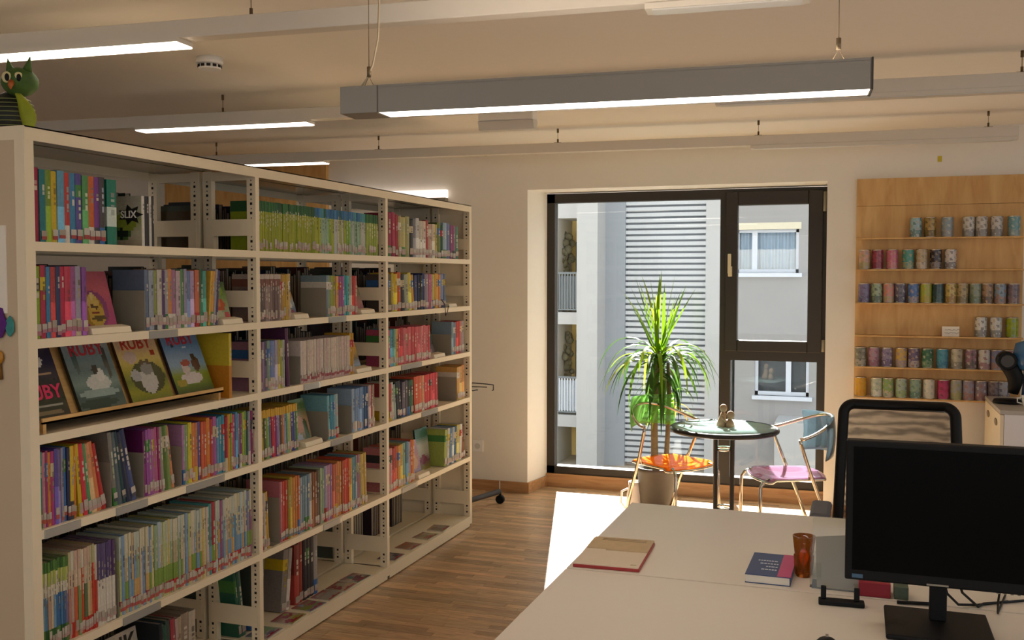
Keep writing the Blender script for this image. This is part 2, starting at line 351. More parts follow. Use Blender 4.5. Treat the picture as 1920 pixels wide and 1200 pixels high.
# ---------------------------------------------------------------- bookcase
X0, YA, BAY = -2.246, 2.2502, 1.1373
RZ = [1.649, 1.366, 1.085, .806, .439, .068]
DEP = .245; TOPZ = 1.978
def yat(px, z):
    k = (px-960)/F_PX; dz = z-CAM.z
    return (X0*RT.x-k*(X0*FW.x+dz*FW.z))/(k*FW.y-RT.y)
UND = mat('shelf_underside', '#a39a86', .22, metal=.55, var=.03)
BAYN = ['nearest', 'middle', 'farthest']; ROWN = ['top', 'second', 'third', 'fourth', 'fifth', 'bottom']
LAB = glass('label_holder_clear', (.82, .82, .80), 1.45, .15, .35)
def case(xf, sgn, label):
    # xf: x of the front edge, sgn: +1 faces the camera side, -1 faces away
    t = thing('library_bookcase', label, 'bookcase', (xf-sgn*DEP/2, YA, 0))
    bx = lambda mb, a, b, *r: mb.box(xf-sgn*a, xf-sgn*b, *r)
    for i in range(4):
        y = YA+i*BAY; fr = MB()
        for a, b in ((0, .04), (DEP-.04, DEP)):
            bx(fr, a, b, y-.0125, y+.0125, .02, TOPZ-.012)
            z = .09
            while z < 1.93:
                bx(fr, a+.015, a+.025, y-.0131, y-.0125, z, z+.010, 1)
                bx(fr, a+.018, a+.022, y-.0131, y-.0125, z+.020, z+.025, 1); z += .037
        bx(fr, .04, DEP-.04, y-.008, y+.008, .02, .06); bx(fr, .04, DEP-.04, y-.008, y+.008, TOPZ-.05, TOPZ-.015)
        fr.build('upright', [STEEL, HOLE], t)
        MB().lathe([(.016, 0), (.016, .012), (.008, .014), (.008, .03)], 10, cx=xf-sgn*.03, cy=y).build('foot', BLACK, t)
    for b in range(3):
        y0, y1 = YA+b*BAY+.0135, YA+(b+1)*BAY-.0135
        for r, z in enumerate(RZ):
            s = MB(); bx(s, .002, DEP-.002, y0, y1, z-.005, z)
            lip = .027 if r < 5 else .062
            bx(s, 0, .002, y0-.001, y1+.001, z-lip, z); bx(s, .002, .02, y0, y1, z-lip, z-lip+.002); bx(s, DEP-.002, DEP, y0, y1, z-lip, z)
            so_ = s.build('shelf', STEEL, t)
            if r < 5:
                for ye in (y0+.0008, y1-.0028):
                    q = MB(); bx(q, .012, DEP-.012, ye, ye+.002, z+.06, z+.125); bx(q, DEP-.05, DEP-.012, ye, ye+.002, z-.02, z+.06); q.build('shelf_bracket', STEEL, so_)
            else:
                q = MB(); bx(q, .012, DEP-.012, y1-.0028, y1-.0008, z+.075, z+.155); q.build('shelf_bracket', STEEL, so_)
    tp = MB(); bx(tp, -.001, .002, YA-.02, YA+3*BAY+.02, TOPZ-.040, TOPZ); bx(tp, -.001, DEP+.009, YA-.02, YA+3*BAY+.02, TOPZ-.004, TOPZ)
    tp.build('top_panel', STEEL, t)
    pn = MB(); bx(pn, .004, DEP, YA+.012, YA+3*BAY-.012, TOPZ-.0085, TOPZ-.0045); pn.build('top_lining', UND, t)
    for ye, sg in ((YA-.0125, -1), (YA+3*BAY+.0125, 1)):
        e = MB(); bx(e, 0, DEP+.009, ye, ye+sg*.010, .012, TOPZ-.001); ep = e.build('end_panel', STEEL, t)
        e = MB(); bx(e, .036, DEP+.008, ye+sg*.010, ye+sg*.0112, .05, TOPZ-.04); e.build('panel_face', STEELD, ep)
    return t
front = case(X0, 1, 'long cream steel library bookcase with six shelf rows, books facing the aisle')
rear = case(X0-2*DEP-.02, -1, 'cream steel bookcase standing back to back behind the long bookcase')
for b, r, p0, p1 in ((0, 1, 279, 332), (0, 3, 83, 150), (0, 3, 217, 276), (0, 3, 349, 420), (0, 4, 230, 300), (1, 1, 616, 648), (1, 2, 569, 600), (1, 3, 620, 660), (1, 4, 606, 640), (2, 2, 752, 790), (2, 3, 790, 820), (2, 4, 753, 782)):
    z = RZ[r]; MB().box(X0+.0006, X0+.004, yat(p0, z-.013), yat(p1, z-.013), z-.028, z-.002).build('label_holder', LAB, front)
# ---------------------------------------------------------------- books
NAMED = dict(red='#c0302a', crimson='#a8204a', pink='#d8809a', magenta='#b03888', purple='#6a3a80', violet='#5a50a0', navy='#22305c', blue='#3a70b0', turquoise='#30a0a8', teal='#1a6a68', green='#4a8a40', lime='#90b030', olive='#767a20', yellow='#e0c020', orange='#e07820', brown='#7a5030', beige='#d8c8a0', white='#f0ece4', grey='#909090', charcoal='#404044', black='#151515', lilac='#b0a0c8', mauve='#a88898', salmon='#e08a70', slate='#60708a')
NAMED['pale blue'] = '#90b8d8'; NAMED['dark green'] = '#1c4828'; NAMED['dark red'] = '#701a1c'; NAMED['pale green'] = '#a8c8a0'
NL = {k: tuple(int(v[i:i+2], 16)/255 for i in (1, 3, 5)) for k, v in NAMED.items()}
def srgb(c): return tuple(int(c[i:i+2], 16)/255 for i in (1, 3, 5))
def cname(c): c = srgb(c); return min(NL, key=lambda k: sum((a-b)**2 for a, b in zip(NL[k], c)))
PAGE = lin('#9a9080')
def book_mb(mb, t, h, d, cols, rr, M=None, title=True, label=True, split=None):
    """cols: list of (fraction from top, colour) bands down the spine"""
    base = lin(cols[0][1]); zs = [h]; cc = []
    for fr, c in cols: zs.append(zs[-1]-fr*h); cc.append(lin(c))
    zs[-1] = 0
    side = cc[len(cc)//2]
    cv = .0016 if t > .006 else t*.2; bul = min(.004, t*.2)
    V = []; F = []; C = []
    def q(a, b, c, e, col): n = len(V); V.extend((a, b, c, e)); F.append((n, n+1, n+2, n+3)); C.append(col)
    for i, c in enumerate(cc):
        za, zb = zs[i+1], zs[i]
        q((-bul, 0, za), (0, t*.35, za), (0, t*.35, zb), (-bul, 0, zb), c)
        q((0, t*.35, za), (0, t*.65, za), (0, t*.65, zb), (0, t*.35, zb), c)
        q((0, t*.65, za), (-bul, t, za), (-bul, t, zb), (0, t*.65, zb), c)
        q((-d, 0, za), (-bul, 0, za), (-bul, 0, zb), (-d, 0, zb), c); q((-bul, t, za), (-d, t, za), (-d, t, zb), (-bul, t, zb), c)
    q((-d, 0, h), (-bul, 0, h), (-bul, cv, h), (-d, cv, h), side); q((-d, t-cv, h), (-bul, t-cv, h), (-bul, t, h), (-d, t, h), side)
    q((-bul, 0, h), (0, t*.35, h), (0, t*.65, h), (-bul, t, h), cc[0])
    q((-d, cv, h-.003), (-bul, cv, h-.003), (-bul, t-cv, h-.003), (-d, t-cv, h-.003), PAGE)
    q((-d+.003, t-cv, 0), (-d+.003, cv, 0), (-d+.003, cv, h-.003), (-d+.003, t-cv, h-.003), PAGE)
    q((-d, 0, 0), (-d, t, 0), (-bul, t, 0), (-bul, 0, 0), side)
    mb.add(V, F, 0, C, M)
    if title:
        lum = sum(side)/3; tc = lin('#f4ecd8') if lum < .35 else lin('#3a3030')
        a = rr.uniform(.42, .5); n = rr.randint(2, 4); z = h*rr.uniform(.72, .86)
        for k in range(n):
            l = h*rr.uniform(.03, .09); 
            if z-l < h*.3: break
            mb.add([(.0004, t*(.5-a*.4), z-l), (.0004, t*(.5+a*.4), z-l), (.0004, t*(.5+a*.4), z), (.0004, t*(.5-a*.4), z)], [(0, 1, 2, 3)], 0, mixc(side, tc, rr.uniform(.35, .8)), M); z -= l+h*rr.uniform(.012, .05)
def label_mb(mb, t, z0=.012, hh=.034, M=None, c2=None):
    wv = lin(('#c4bbae', '#b4a898', '#d0c8bc')[int(t*1e5) % 3]); mb.box(0, .0009, t*.06, t*.94, z0+hh*.38, z0+hh, 0, wv, M)
    mb.box(0, .0008, t*.06, t*.94, z0, z0+hh*.38, 0, c2 or lin('#d8b0a8'), M)
BOOKS = []
def seg(b, r, p0, p1, cols, h=.21, d=.15, tilt=0, dh=.006, inset=.012, bands=None, lab=True, lw=.4, labc='#c8a8a0', hs=None):
    z = RZ[r]; ya, yb = yat(p0, z), yat(p1, z); rr = random.Random(b*1000+r*100+p0)
    ws = [rr.uniform(1-lw, 1+lw) for _ in cols]; tot = sum(ws); y = ya
    for i, (c, wv) in enumerate(zip(cols, ws)):
        t = (yb-ya)*wv/tot; cl = c
        if isinstance(c, str):
            if bands: cl = bands(c, rr)
            else:
                k = rr.random()
                alt = rr.choice(('#e8e0d0', '#d8c8a0', '#c0302a', '#3a70b0', '#e0c020', '#404044', '#4a8a40'))
                cl = [(1, c)] if k < .45 else [(.16, c), (.18, alt), (.66, c)] if k < .65 else [(.5, c), (.5, '#%02x%02x%02x' % tuple(int(255*min(1, v*1.25+.05)) for v in srgb(c)))] if k < .85 else [(.75, c), (.25, alt)]
        hh = (hs[i] if hs else h)+rr.uniform(-dh, dh)
        tl = tilt if not isinstance(tilt, (list, tuple)) else tilt[i]
        tt = t*math.cos(math.radians(tl))-.0006
        BOOKS.append(dict(b=b, r=r, y=y, z=z, t=max(tt, .0025), h=hh, d=d+rr.uniform(-.008, .008), tilt=tl, cols=cl, inset=inset+rr.uniform(0, .004), lab=lab, labc=labc, seed=rr.random()))
        y += t
X = lambda s: s.split()
def rep(cols, n, seed=0):
    rr = random.Random(seed); return [rr.choice(cols) for _ in range(n)]
# nearest bay
seg(0, 0, 70, 206, X('#a8284c #1d7c82 #7d9a24 #d8b81a #62a0c0 #cc4030 #3f88b2 #5e4e9a #549858 #d86a20 #7c3c90 #4c4444'), .213, .15, 0, .004, lw=.15, labc='#b04a48')
seg(0, 0, 211, 229, [[(.12, '#108068'), (.30, '#108068'), (.30, '#d8e8dc'), (.28, '#108068')]], .205, .15, lab=True)
seg(0, 0, 277, 300, [[(1, '#e8e4da')], [(1, '#282420')], [(1, '#dcd6ca')], [(1, '#302c28')]], .168, .20, inset=.02, lab=False, dh=.001, lw=.3)
seg(0, 1, 74, 172, X('#90b030 #b82a48 #3a86b0 #b83a38 #2c3862 #c02048 #c83a50 #a05890 #a8a0b0 #8a4a98'), .213, .14, 0, .003, lw=.25, labc='#b87a88')
seg(0, 1, 281, 396, X('#6a7890 #a0a8b4 #98a050 #d0c8b8 #583868 #b0a8a8 #d89050 #b07898 #c8b0b4 #5a9050 #a098b0 #7088b0 #b8a0c0 #d07048 #30603c #50a090'), .205, .14, 0, .004, lw=.3)
seg(0, 1, 397, 414, X('#e0b040 #e0a038 #a8a0a0 #4a4070'), .205, .14, -6, .004, lw=.2)
seg(0, 2, 434, 439, [[(.5, '#d8c030'), (.5, '#d08820')]], .245, .20, inset=.004, lab=False)
seg(0, 3, 83, 152, X('#3a9088 #d890a0 #a83870 #e09030 #b83880 #6050a0 #8878a8 #a098a8 #3a70b0 #2a2a50 #e8c828 #e08820'), .225, .15, 0, .004, lw=.3, labc='#c05840')
seg(0, 3, 158, 208, X('#e0c028 #e03848 #58a068 #e8a070 #e08850 #c02a28'), .225, .15, [4, 5, 7, 8, 10, 12], .004, lw=.2)
seg(0, 3, 221, 264, X('#888478 #586870 #1c4a50 #26304c #303c68'), .245, .16, [6, 8, 10, 12, 13], .004, lw=.2, labc='#404858')
seg(0, 3, 279, 310, X('#702060 #a858a8 #b060b0 #b868a8 #c070a0 #c86898 #a03068'), .225, .15, 2, .003, lw=.1)
seg(0, 3, 311, 336, X('#a8a090 #587828 #88a058 #e09060'), .225, .15, [3, 4, 5, 8], .003, lw=.2)
seg(0, 3, 350, 481, X('#b888b0 #90b078 #e0d038 #e08838 #d88048 #6a5898 #e06838 #d85830 #e08828 #c04030 #b060a0 #70a0c8 #4098b0 #3890a8 #b02030 #d8a030 #98a838 #d05080 #5898c0 #8890a0 #883878 #a8b838 #88a858 #285848 #a0a0a8 #982868'), .215, .15, 0, .006, lw=.3)
GB = lambda c, rr: [(.12, rr.choice(('#4a7a30', '#5c8a38', '#3c6a2c'))), (.16, rr.choice(('#c8c878', '#e8dcc0', '#b0c050'))), (.12, '#e8e0c8'), (.38, c), (.22, rr.choice(('#3a7030', '#588a38', '#2c6030')))]
seg(0, 4, 86, 138, X('#80a8b8 #88b0c8 #6090b0 #c8a890 #e0c8a8 #78a8c8 #3a78b0 #3470a8 #5088b8 #406898 #8078a0'), .262, .17, 0, .003, lw=.15, bands=GB)
OB = lambda c, rr: [(.22, rr.choice(('#e0d8c0', '#d8b8a0', '#c8c090'))), (.2, rr.choice(('#e0c8a8', c))), (.4, c), (.18, rr.choice(('#c83020', c)))]
seg(0, 4, 139, 191, X('#d09080 #c8b0a0 #d86a40 #88a060 #d05828 #607850 #d8c090 #e0a070 #d84830 #d03820'), .268, .17, 0, .004, lw=.25, bands=OB)
VB = lambda c, rr: [(.44, c), (.56, '#e8e0d0')]
seg(0, 4, 192, 225, X('#605080 #584878 #685888 #504070 #604880 #583868'), .262, .17, 0, .002, lw=.1, bands=VB)
PB = lambda c, rr: [(.3, rr.choice((c, '#e0d8b8', '#c8d0c0'))), (.3, c), (.22, rr.choice((c, '#88a848', '#d8b070', '#80a8c8'))), (.06, rr.choice(('#c83838', c, '#b84850'))), (.12, c)]
seg(0, 4, 233, 400, rep(X('#e0d8a0 #d8d0b0 #90b0c8 #c8d090 #b8c8d0 #d8b888 #e0d0a8 #a0b890 #c8b890 #88a8c8 #d8c8b8 #e0c878 #b0c0a8'), 33, 3), .262, .17, 0, .004, lw=.3, bands=PB, labc='#c85850')
seg(0, 4, 400, 479, rep(X('#88b0c0 #d0c8a0 #6898c0 #d8c0a8 #b83840 #c8d8d8 #8890b0 #d8d8c8 #a06088 #50a098 #d0b060'), 17, 5), .268, .17, 0, .004, lw=.3, bands=PB, labc='#c85850')
seg(0, 5, 318, 352, X('#182028 #205848 #385048 #a8404c #c0a8a0'), .27, .19, 4, .01, lw=.3, inset=.02)
seg(0, 5, 356, 392, X('#b8a890 #a09080 #c8bca8'), .26, .19, 0, .01, lw=.3, inset=.05)
# middle bay
YG = lambda c, rr: [(.21, rr.choice(('#2f6a34', '#3a7838', '#285c30'))), (.79, c)]
YG2 = lambda c, rr: [(.21, rr.choice(('#4a88b8', '#3878a8', '#2f6a54', '#50a0a8'))), (.79, c)]
seg(1, 0, 491, 598, rep(X('#a8b020 #98a81c #b0b428 #a0a820'), 27, 1), .20, .13, 0, .001, lw=.15, bands=YG)
seg(1, 0, 598, 692, rep(X('#a8c8a8 #c8d0c8 #90b848 #b0b8d0 #a0c0a0 #d0d0c0 #b8c040'), 21, 2), .20, .13, 0, .001, lw=.15, bands=YG2)
seg(1, 0, 692, 714, rep(X('#a8b850 #98b040 #b8b848'), 5, 2), .20, .13, 0, .001, lw=.15, bands=YG)
BR = lambda c, rr: [(.1, '#c8b8a8'), (.16, '#8a5848'), (.74, c)]
seg(1, 1, 492, 533, rep(X('#786058 #907870 #686058 #a08880 #584848'), 10, 4), .19, .13, 0, .001, lw=.15, bands=BR)
seg(1, 1, 533, 552, X('#b08848 #c8a030 #d0a838 #d8b878'), .19, .13, 0, .003, lw=.1)
seg(1, 1, 619, 675, X('#88a0a8 #98a858 #a8a838 #e0a870 #a05890 #a868a8 #3898a0 #58b8b8 #b0a898 #c03c30 #d06058'), .185, .13, 0, .003, lw=.25)
seg(1, 2, 493, 541, X('#b08098 #988098 #584868 #88a088 #7088b8 #8898c8 #b0a8c0 #b8a850 #a8b050 #a8b0a8'), .20, .14, 0, .003, lw=.2)
seg(1, 2, 545, 551, X('#582850'), .245, .17, 3, .001, lab=True)
WB = lambda c, rr: [(.80, c), (.06, '#b87078'), (.14, '#d8b8b0')]
seg(1, 2, 571, 662, rep(X('#e0d0c0 #d8c4b8 #d8ccb8 #c8b8a8 #e0d4c8 #d0b8b0'), 20, 6), .185, .13, 0, .001, lw=.3, bands=WB, labc='#a03848')
seg(1, 2, 662, 669, X('#d8a830 #d09828'), .195, .13, 0, .001)
YB_ = lambda c, rr: [(.16, '#e0b030'), (.84, c)]
seg(1, 3, 494, 566, X('#d8c890 #d8c050 #586030 #90b058 #507898 #c02838 #d03858 #8a4890 #a098c0 #705038 #d08858 #a0a8c8 #88b890 #d8d070 #484890 #5a5aa0 #609850'), .20, .14, 2, .002, lw=.2, bands=YB_)
seg(1, 3, 622, 641, X('#80b8c0 #4898b0 #58a0b8 #a8c0c0'), .20, .14, 2, .003, lw=.1)
seg(1, 3, 666, 697, X('#a0b8d0 #7898c0 #88a8d0 #80a0c8 #6890c0 #2c5888 #205080'), .205, .14, 0, .003, lw=.15)
seg(1, 3, 697, 708, X('#c8b0b0 #b84848 #a8a088'), .205, .14, 0, .003)
seg(1, 4, 496, 512, X('#a8a098 #d8c8b0 #d8a830'), .235, .16, [0, 2, 3], .003)
seg(1, 4, 532, 569, X('#c87880 #d04838 #c83828 #a89030 #c8a838 #e09848 #d88838 #d87038'), .255, .16, 0, .004, lw=.2, labc='#708090')
seg(1, 4, 569, 592, X('#a8b0b8 #7898a8 #90a8b0 #6888a0 #b8b8b0'), .245, .16, 0, .004, lw=.2, labc='#b05058')
seg(1, 4, 592, 605, X('#8a5838 #a06840 #604838'), .245, .16, 0, .004, lw=.2)
seg(1, 4, 607, 680, X('#b8c8a0 #90b090 #b0a8c0 #c890b0 #a070a0 #d06850 #d87850 #e09050 #d89040 #b86038 #d84830 #e05838 #d03828 #e0a040 #80a8a8 #6898a0 #88a8b8 #d05040'), .25, .16, 0, .004, lw=.3)
seg(1, 4, 680, 694, X('#9098b0 #d8b858 #c8a848'), .25, .16, 2, .004, lw=.3)
seg(1, 5, 500, 512, X('#286850 #3c7060'), .285, .11, 8, .01, inset=.125); seg(1, 5, 520, 538, X('#485048 #d8d8d0 #606058'), .29, .11, -9, .01, inset=.125)
seg(1, 5, 575, 590, X('#908880 #b8b0a8'), .27, .11, -7, .01, inset=.125)
seg(1, 5, 600, 642, X('#903028 #a03828 #282028 #181820 #302830 #b0a8a0'), .28, .11, 0, .008, inset=.125, lw=.2)
# farthest bay
seg(2, 0, 732, 864, X('#a02848 #b03858 #a82c40 #b8a878 #c8c080 #a8a870 #303030 #888890 #d8d8d8 #d0c8b8 #e0d0c0 #b04840 #c8a898 #e0d0b8 #c8b860 #708038 #285840 #a0b8d0 #6878a8 #884878 #a05080 #4c8870'), .205, .14, 0, .004, lw=.25, hs=[.225, .225, .22, .215, .21, .215, .2, .21, .215, .2, .2, .205, .19, .19, .188, .2, .195, .205, .205, .2, .2, .195])
seg(2, 0, 842, 866, X('#e0d8d0 #c89878 #b08868 #d8a890'), .165, .13, 0, .01, inset=.03)
seg(2, 1, 733, 840, X('#585048 #c8b030 #d8b828 #d06028 #2c3438 #a8b098 #d8c858 #d0a030 #404878 #283058 #202428 #303870 #988898 #b86888 #c87898 #c8c070 #e0a838 #d88830 #8090b8 #6878a0'), .195, .13, [0, 0, 0, 0, 2, 4, 5, 6, 2, 0, 0, 0, 0, 0, 0, 0, 0, 0, 0, 0], .008, lw=.3)
seg(2, 2, 733, 752, X('#c05070 #60a0c0 #70b0a0 #d8b060'), .19, .13, 0, .004)
seg(2, 2, 752, 812, rep(X('#c84850 #d86870 #c04048 #d87880 #e09090'), 13, 8), .19, .13, 0, .003, lw=.3, labc='#e0b0b0')
seg(2, 2, 852, 875, X('#88a0b0 #6888a0 #c03c38 #d04838 #a89898'), .19, .13, 0, .004)
seg(2, 3, 735, 780, X('#b84850 #d8d8d0 #a0b8b0 #283848 #202838 #706878 #585060 #283830 #407858'), .19, .14, [0, 4, 6, 7, 8, 0, 0, 0, 0], .008, lw=.2)
seg(2, 3, 782, 826, X('#d85838 #e06848 #e0a078 #d83c44 #e04850 #d03840 #d84858 #c83040'), .195, .14, 1, .003, lw=.2)
seg(2, 3, 862, 876, X('#d8a858 #e0b070 #d09048'), .20, .14, 0, .004)
seg(2, 4, 733, 783, X('#d88890 #d89898 #b84038 #c85040 #d89840 #d8b048 #80b098 #5888a8 #a8a8b8 #c85838 #e08838'), .225, .14, 0, .006, lw=.2)
seg(2, 4, 838, 870, X('#a8b858 #d8d8d0 #4878a0 #b8c0c8 #3a6890 #c8b850 #e0e0d8'), .215, .14, -5, .004, lw=.2)
seg(2, 4, 870, 876, X('#905838 #704828'), .2, .14, 0, .004)
def proj_area(k):
    p = Vector((X0, k['y'], k['z']+.1))-CAM; d = p.dot(FW); return (F_PX/d)**2*k['t']*k['h']*abs(X0)/p.length
order = sorted(range(len(BOOKS)), key=lambda i: -proj_area(BOOKS[i])); keep = set(order[:300])
stuff = MB(); cnt = {}
for i in sorted(range(len(BOOKS)), key=lambda i: (BOOKS[i]['b'], BOOKS[i]['r'], BOOKS[i]['y'])):
    k = BOOKS[i]; key = (k['b'], k['r']); n = cnt.get(key, 0); cnt[key] = n+1
    rr = random.Random(k['seed']); a = math.radians(k['tilt']); loc = Vector((X0-k['inset'], k['y'], k['z']+.0002))
    # positive tilt leans the top towards the viewer (-y); a box leaning the other way pivots on its far lower edge
    M = Matrix.Rotation(a, 4, 'X')
    if a < 0: M = Matrix.Translation((0, k['t'], 0)) @ M @ Matrix.Translation((0, -k['t'], 0))
    if i in keep:
        mb = MB(); book_mb(mb, k['t'], k['h'], k['d'], k['cols'], rr, M)
        o = bpy.data.objects.new('book', mb.mesh('book', [PRINT])); COL.objects.link(o); o.location = loc
        big = max(k['cols'], key=lambda q: q[0])[1]; px = F_PX*k['t']/(Vector((X0, k['y'], 1))-CAM).length
        size = 'slim' if k['t'] < .010 else 'thick' if k['t'] > .018 else 'medium'
        tag(o, '%s %s book, %s spine from left on %s shelf of %s bay' % (size, cname(big), ordi(n), ROWN[k['r']], BAYN[k['b']]), 'book', 'books on %s shelf of %s bay' % (ROWN[k['r']], BAYN[k['b']]))
        if k['lab'] and rr.random() > .1:
            lm = MB(); label_mb(lm, k['t'], rr.uniform(.006, .018), rr.uniform(.026, .036), M, c2=lin(k['labc'])); l = bpy.data.objects.new('spine_label', lm.mesh('spine_label', [PRINT])); COL.objects.link(l); l.parent = o
    else:
        T = Matrix.Translation(loc) @ M; book_mb(stuff, k['t'], k['h'], k['d'], k['cols'], rr, T)
        if k['lab'] and rr.random() > .1: label_mb(stuff, k['t'], rr.uniform(.006, .018), rr.uniform(.026, .036), T, c2=lin(k['labc']))
st = stuff.build('books', PRINT); st['kind'] = 'stuff'; tag(st, 'remaining thin book spines in the middle and farthest bays', 'books')
# books in the back-to-back case, seen only through the gaps
rb = MB(); rr = random.Random(5)
for b in range(3):
    for r, z in enumerate(RZ):
        y = YA+b*BAY+.03; end = YA+(b+1)*BAY-rr.uniform(.05, .35)
        hgt = [.20, .22, .22, .23, .25, .25][r]
        while y < end:
            if rr.random() < .04: y += rr.uniform(.03, .12)
            t = rr.uniform(.008, .028); c = rr.choice(X('#4a2a20 #303840 #203828 #6a3028 #382838 #283050 #58482c #30302c #703c28 #50584c #88806c'))
            T = Matrix.Translation((X0-2*DEP-.02+.012, y+t, z+.0002)) @ Matrix.Rotation(math.pi, 4, 'Z')
            if y+t < end: book_mb(rb, t, hgt*rr.uniform(.8, 1.05), .16, [(1, c)], rr, T, title=False)
            y += t+.0006
o = rb.build('books', PRINT); o['kind'] = 'stuff'; tag(o, 'dark books in the rear bookcase glimpsed through the shelf gaps', 'books')
# ---------------------------------------------------------------- bookends, face-out books, magazines
bn = {}
for b, r, px, hh in ((0, 0, 299, .02), (0, 1, 279, .135), (0, 3, 216, .15), (0, 3, 277, .15), (0, 3, 347, .14), (0, 4, 230, .14), (1, 1, 617, .13), (1, 2, 569, .12), (1, 3, 620, .13), (1, 3, 664, .13), (1, 4, 530, .19), (1, 4, 606, .17), (2, 2, 850, .12), (2, 3, 860, .14)):
    if hh < .05: continue
    z = RZ[r]; y = yat(px, z)-.003; n = bn.get((b, r), 0); bn[(b, r)] = n+1
    m = MB().box(X0-.145, X0-.012, y, y+.0016, z+.0003, z+hh).box(X0-.145, X0-.012, y-.05, y, z+.0003, z+.0018)
    one('bookend', m, GREY, 'grey metal bookend, %s from left on %s shelf of %s bay' % (ordi(n), ROWN[r], BAYN[b]), 'bookend', (X0-.08, y, z), 'grey metal bookends', bevel=.003)
def art(bg, shapes):
    bg2 = [lin(c) for c in bg]; sh = [(a, b, c, d, lin(e)) for a, b, c, d, e in shapes]
    def fn(u, v):
        n = len(bg2)-1; t = min(max(v*n, 0), n-1e-6) if n else 0; i = int(t); c = bg2[i] if not n else mixc(bg2[i], bg2[i+1], t-i)
        for a, b, rx, ry, e in sh:
            if ((u-a)/rx)**2+((v-b)/ry)**2 < 1: c = e
        return c
    return fn
def faceout(b, r, p0, p1, h, fn, label, lean=16, back=.05, ledge=True, up=.0, spine='#302820', th=.010, title=None, tcol='#c02838', tpos=.9, yaw=0, nu=16, nv=22, tsize=.05):
    z = RZ[r]+up; ya, yb = yat(p0, z), yat(p1, z); wd = yb-ya; loc = (X0-back, ya, z+.0004)
    M = Matrix.Rotation(math.radians(yaw), 4, 'Z') @ Matrix.Rotation(-math.radians(lean), 4, 'Y')
    o = bpy.data.objects.new('book', None); COL.objects.link(o); o.location = loc; o.empty_display_size = .05; tag(o, label, 'book', 'books displayed face out')
    cb = MB().box(-th, -th+.0016, 0, wd, 0, h, 0, lin(spine), M).box(-.0016, 0, 0, wd, 0, h, 0, lin(spine), M).box(-th, 0, 0, .002, 0, h, 0, lin(spine), M)
    cov = cb.build('cover', PRINT, o, world=False)
    MB().box(-th+.0016, -.0016, .002, wd-.003, .003, h-.003, 0, None, M).build('page_block', PAPER, o, world=False)
    MB().grid(lambda u, v: (.0003, wd*u, h*v), nu, nv, 0, fn, M).build('cover_print', PRINTG, cov, world=False)
    if title:
        T = M @ Matrix.Translation((.0008, wd/2, h*tpos)) @ Matrix(((0, 0, 1, 0), (1, 0, 0, 0), (0, 1, 0, 0), (0, 0, 0, 1)))
        text(title, tsize, cov, T, mat('title_'+tcol[1:], tcol, .4, var=0), 'title')
    if ledge:
        m = MB().add([(X0-back+.001, ya-.005, RZ[r]+.0003), (X0-.006, ya-.005, RZ[r]+.0003), (X0-.012, ya-.005, RZ[r]+.02), (X0-back+.001, ya-.005, RZ[r]+.026),
                      (X0-back+.001, yb+.012, RZ[r]+.0003), (X0-.006, yb+.012, RZ[r]+.0003), (X0-.012, yb+.012, RZ[r]+.02), (X0-back+.001, yb+.012, RZ[r]+.026)],
                     [(3, 2, 1, 0), (4, 5, 6, 7), (0, 1, 5, 4), (1, 2, 6, 5), (2, 3, 7, 6), (3, 0, 4, 7)])
        one('book_ledge', m, STEEL, 'small cream ledge holding the '+label.split(' ', 1)[0]+' book displayed on %s shelf of %s bay' % (ROWN[r], BAYN[b]), 'ledge', (X0-.03, (ya+yb)/2, RZ[r]), 'cream display ledges', bevel=.002)
    return o
A_pink = art(['#b8407c', '#b84a78', '#c4586c', '#a84a62'], [(.45, .38, .40, .30, '#8c3a72'), (.42, .36, .30, .26, '#a07c18'), (.5, .3, .22, .2, '#c8a43c'), (.45, .5, .16, .13, '#d0b058'), (.4, .44, .05, .03, '#5a3810'), (.52, .42, .05, .03, '#5a3810'), (.48, .33, .09, .025, '#7a2818'), (.55, .24, .2, .04, '#5a4a10'), (.45, .6, .05, .06, '#d8c080')])
faceout(0, 1, 180, 246, .205, A_pink, 'pink book with golden crowned face displayed on nearest bay second shelf', lean=15, spine='#8a3050', nu=24, nv=32)
A_grn = art(['#58704c', '#a8b088', '#7a9a48', '#486038'], [(.5, .45, .3, .16, '#c85828'), (.45, .5, .14, .1, '#e08848'), (.5, .78, .34, .12, '#88a838'), (.8, .15, .2, .12, '#d05858'), (.4, .2, .3, .12, '#c8c8a0')])
faceout(0, 1, 424, 456, .165, A_grn, 'green book with orange flower cover displayed on nearest bay second shelf', lean=14, spine='#38482c')
tray = thing('display_tray', 'sloping light wooden tray carrying horse comics on third shelf', 'tray', (X0-.1, yat(80, RZ[2]), RZ[2]))
ty0, ty1 = yat(82, RZ[2]+.02), yat(421, RZ[2]+.02)
MB().box(X0-.052, X0-.004, ty0, ty1, RZ[2]+.030, RZ[2]+.036).box(X0-.010, X0-.004, ty0, ty1, RZ[2]+.030, RZ[2]+.047).build('tray_lip', OAKL, tray)
for y in (ty0+.01, ty1-.02): MB().box(X0-.20, X0-.012, y, y+.012, RZ[2]+.0003, RZ[2]+.030).build('tray_foot', OAKL, tray)
MB().add([(X0-.052, ty0, RZ[2]+.03), (X0-.052, ty1, RZ[2]+.03), (X0-.150, ty1, RZ[2]+.245), (X0-.150, ty0, RZ[2]+.245), (X0-.060, ty0, RZ[2]+.03), (X0-.060, ty1, RZ[2]+.03), (X0-.158, ty1, RZ[2]+.245), (X0-.158, ty0, RZ[2]+.245)],
         [(0, 1, 2, 3), (7, 6, 5, 4), (0, 4, 5, 1), (1, 5, 6, 2), (2, 6, 7, 3), (3, 7, 4, 0)]).build('tray_back', OAKL, tray)
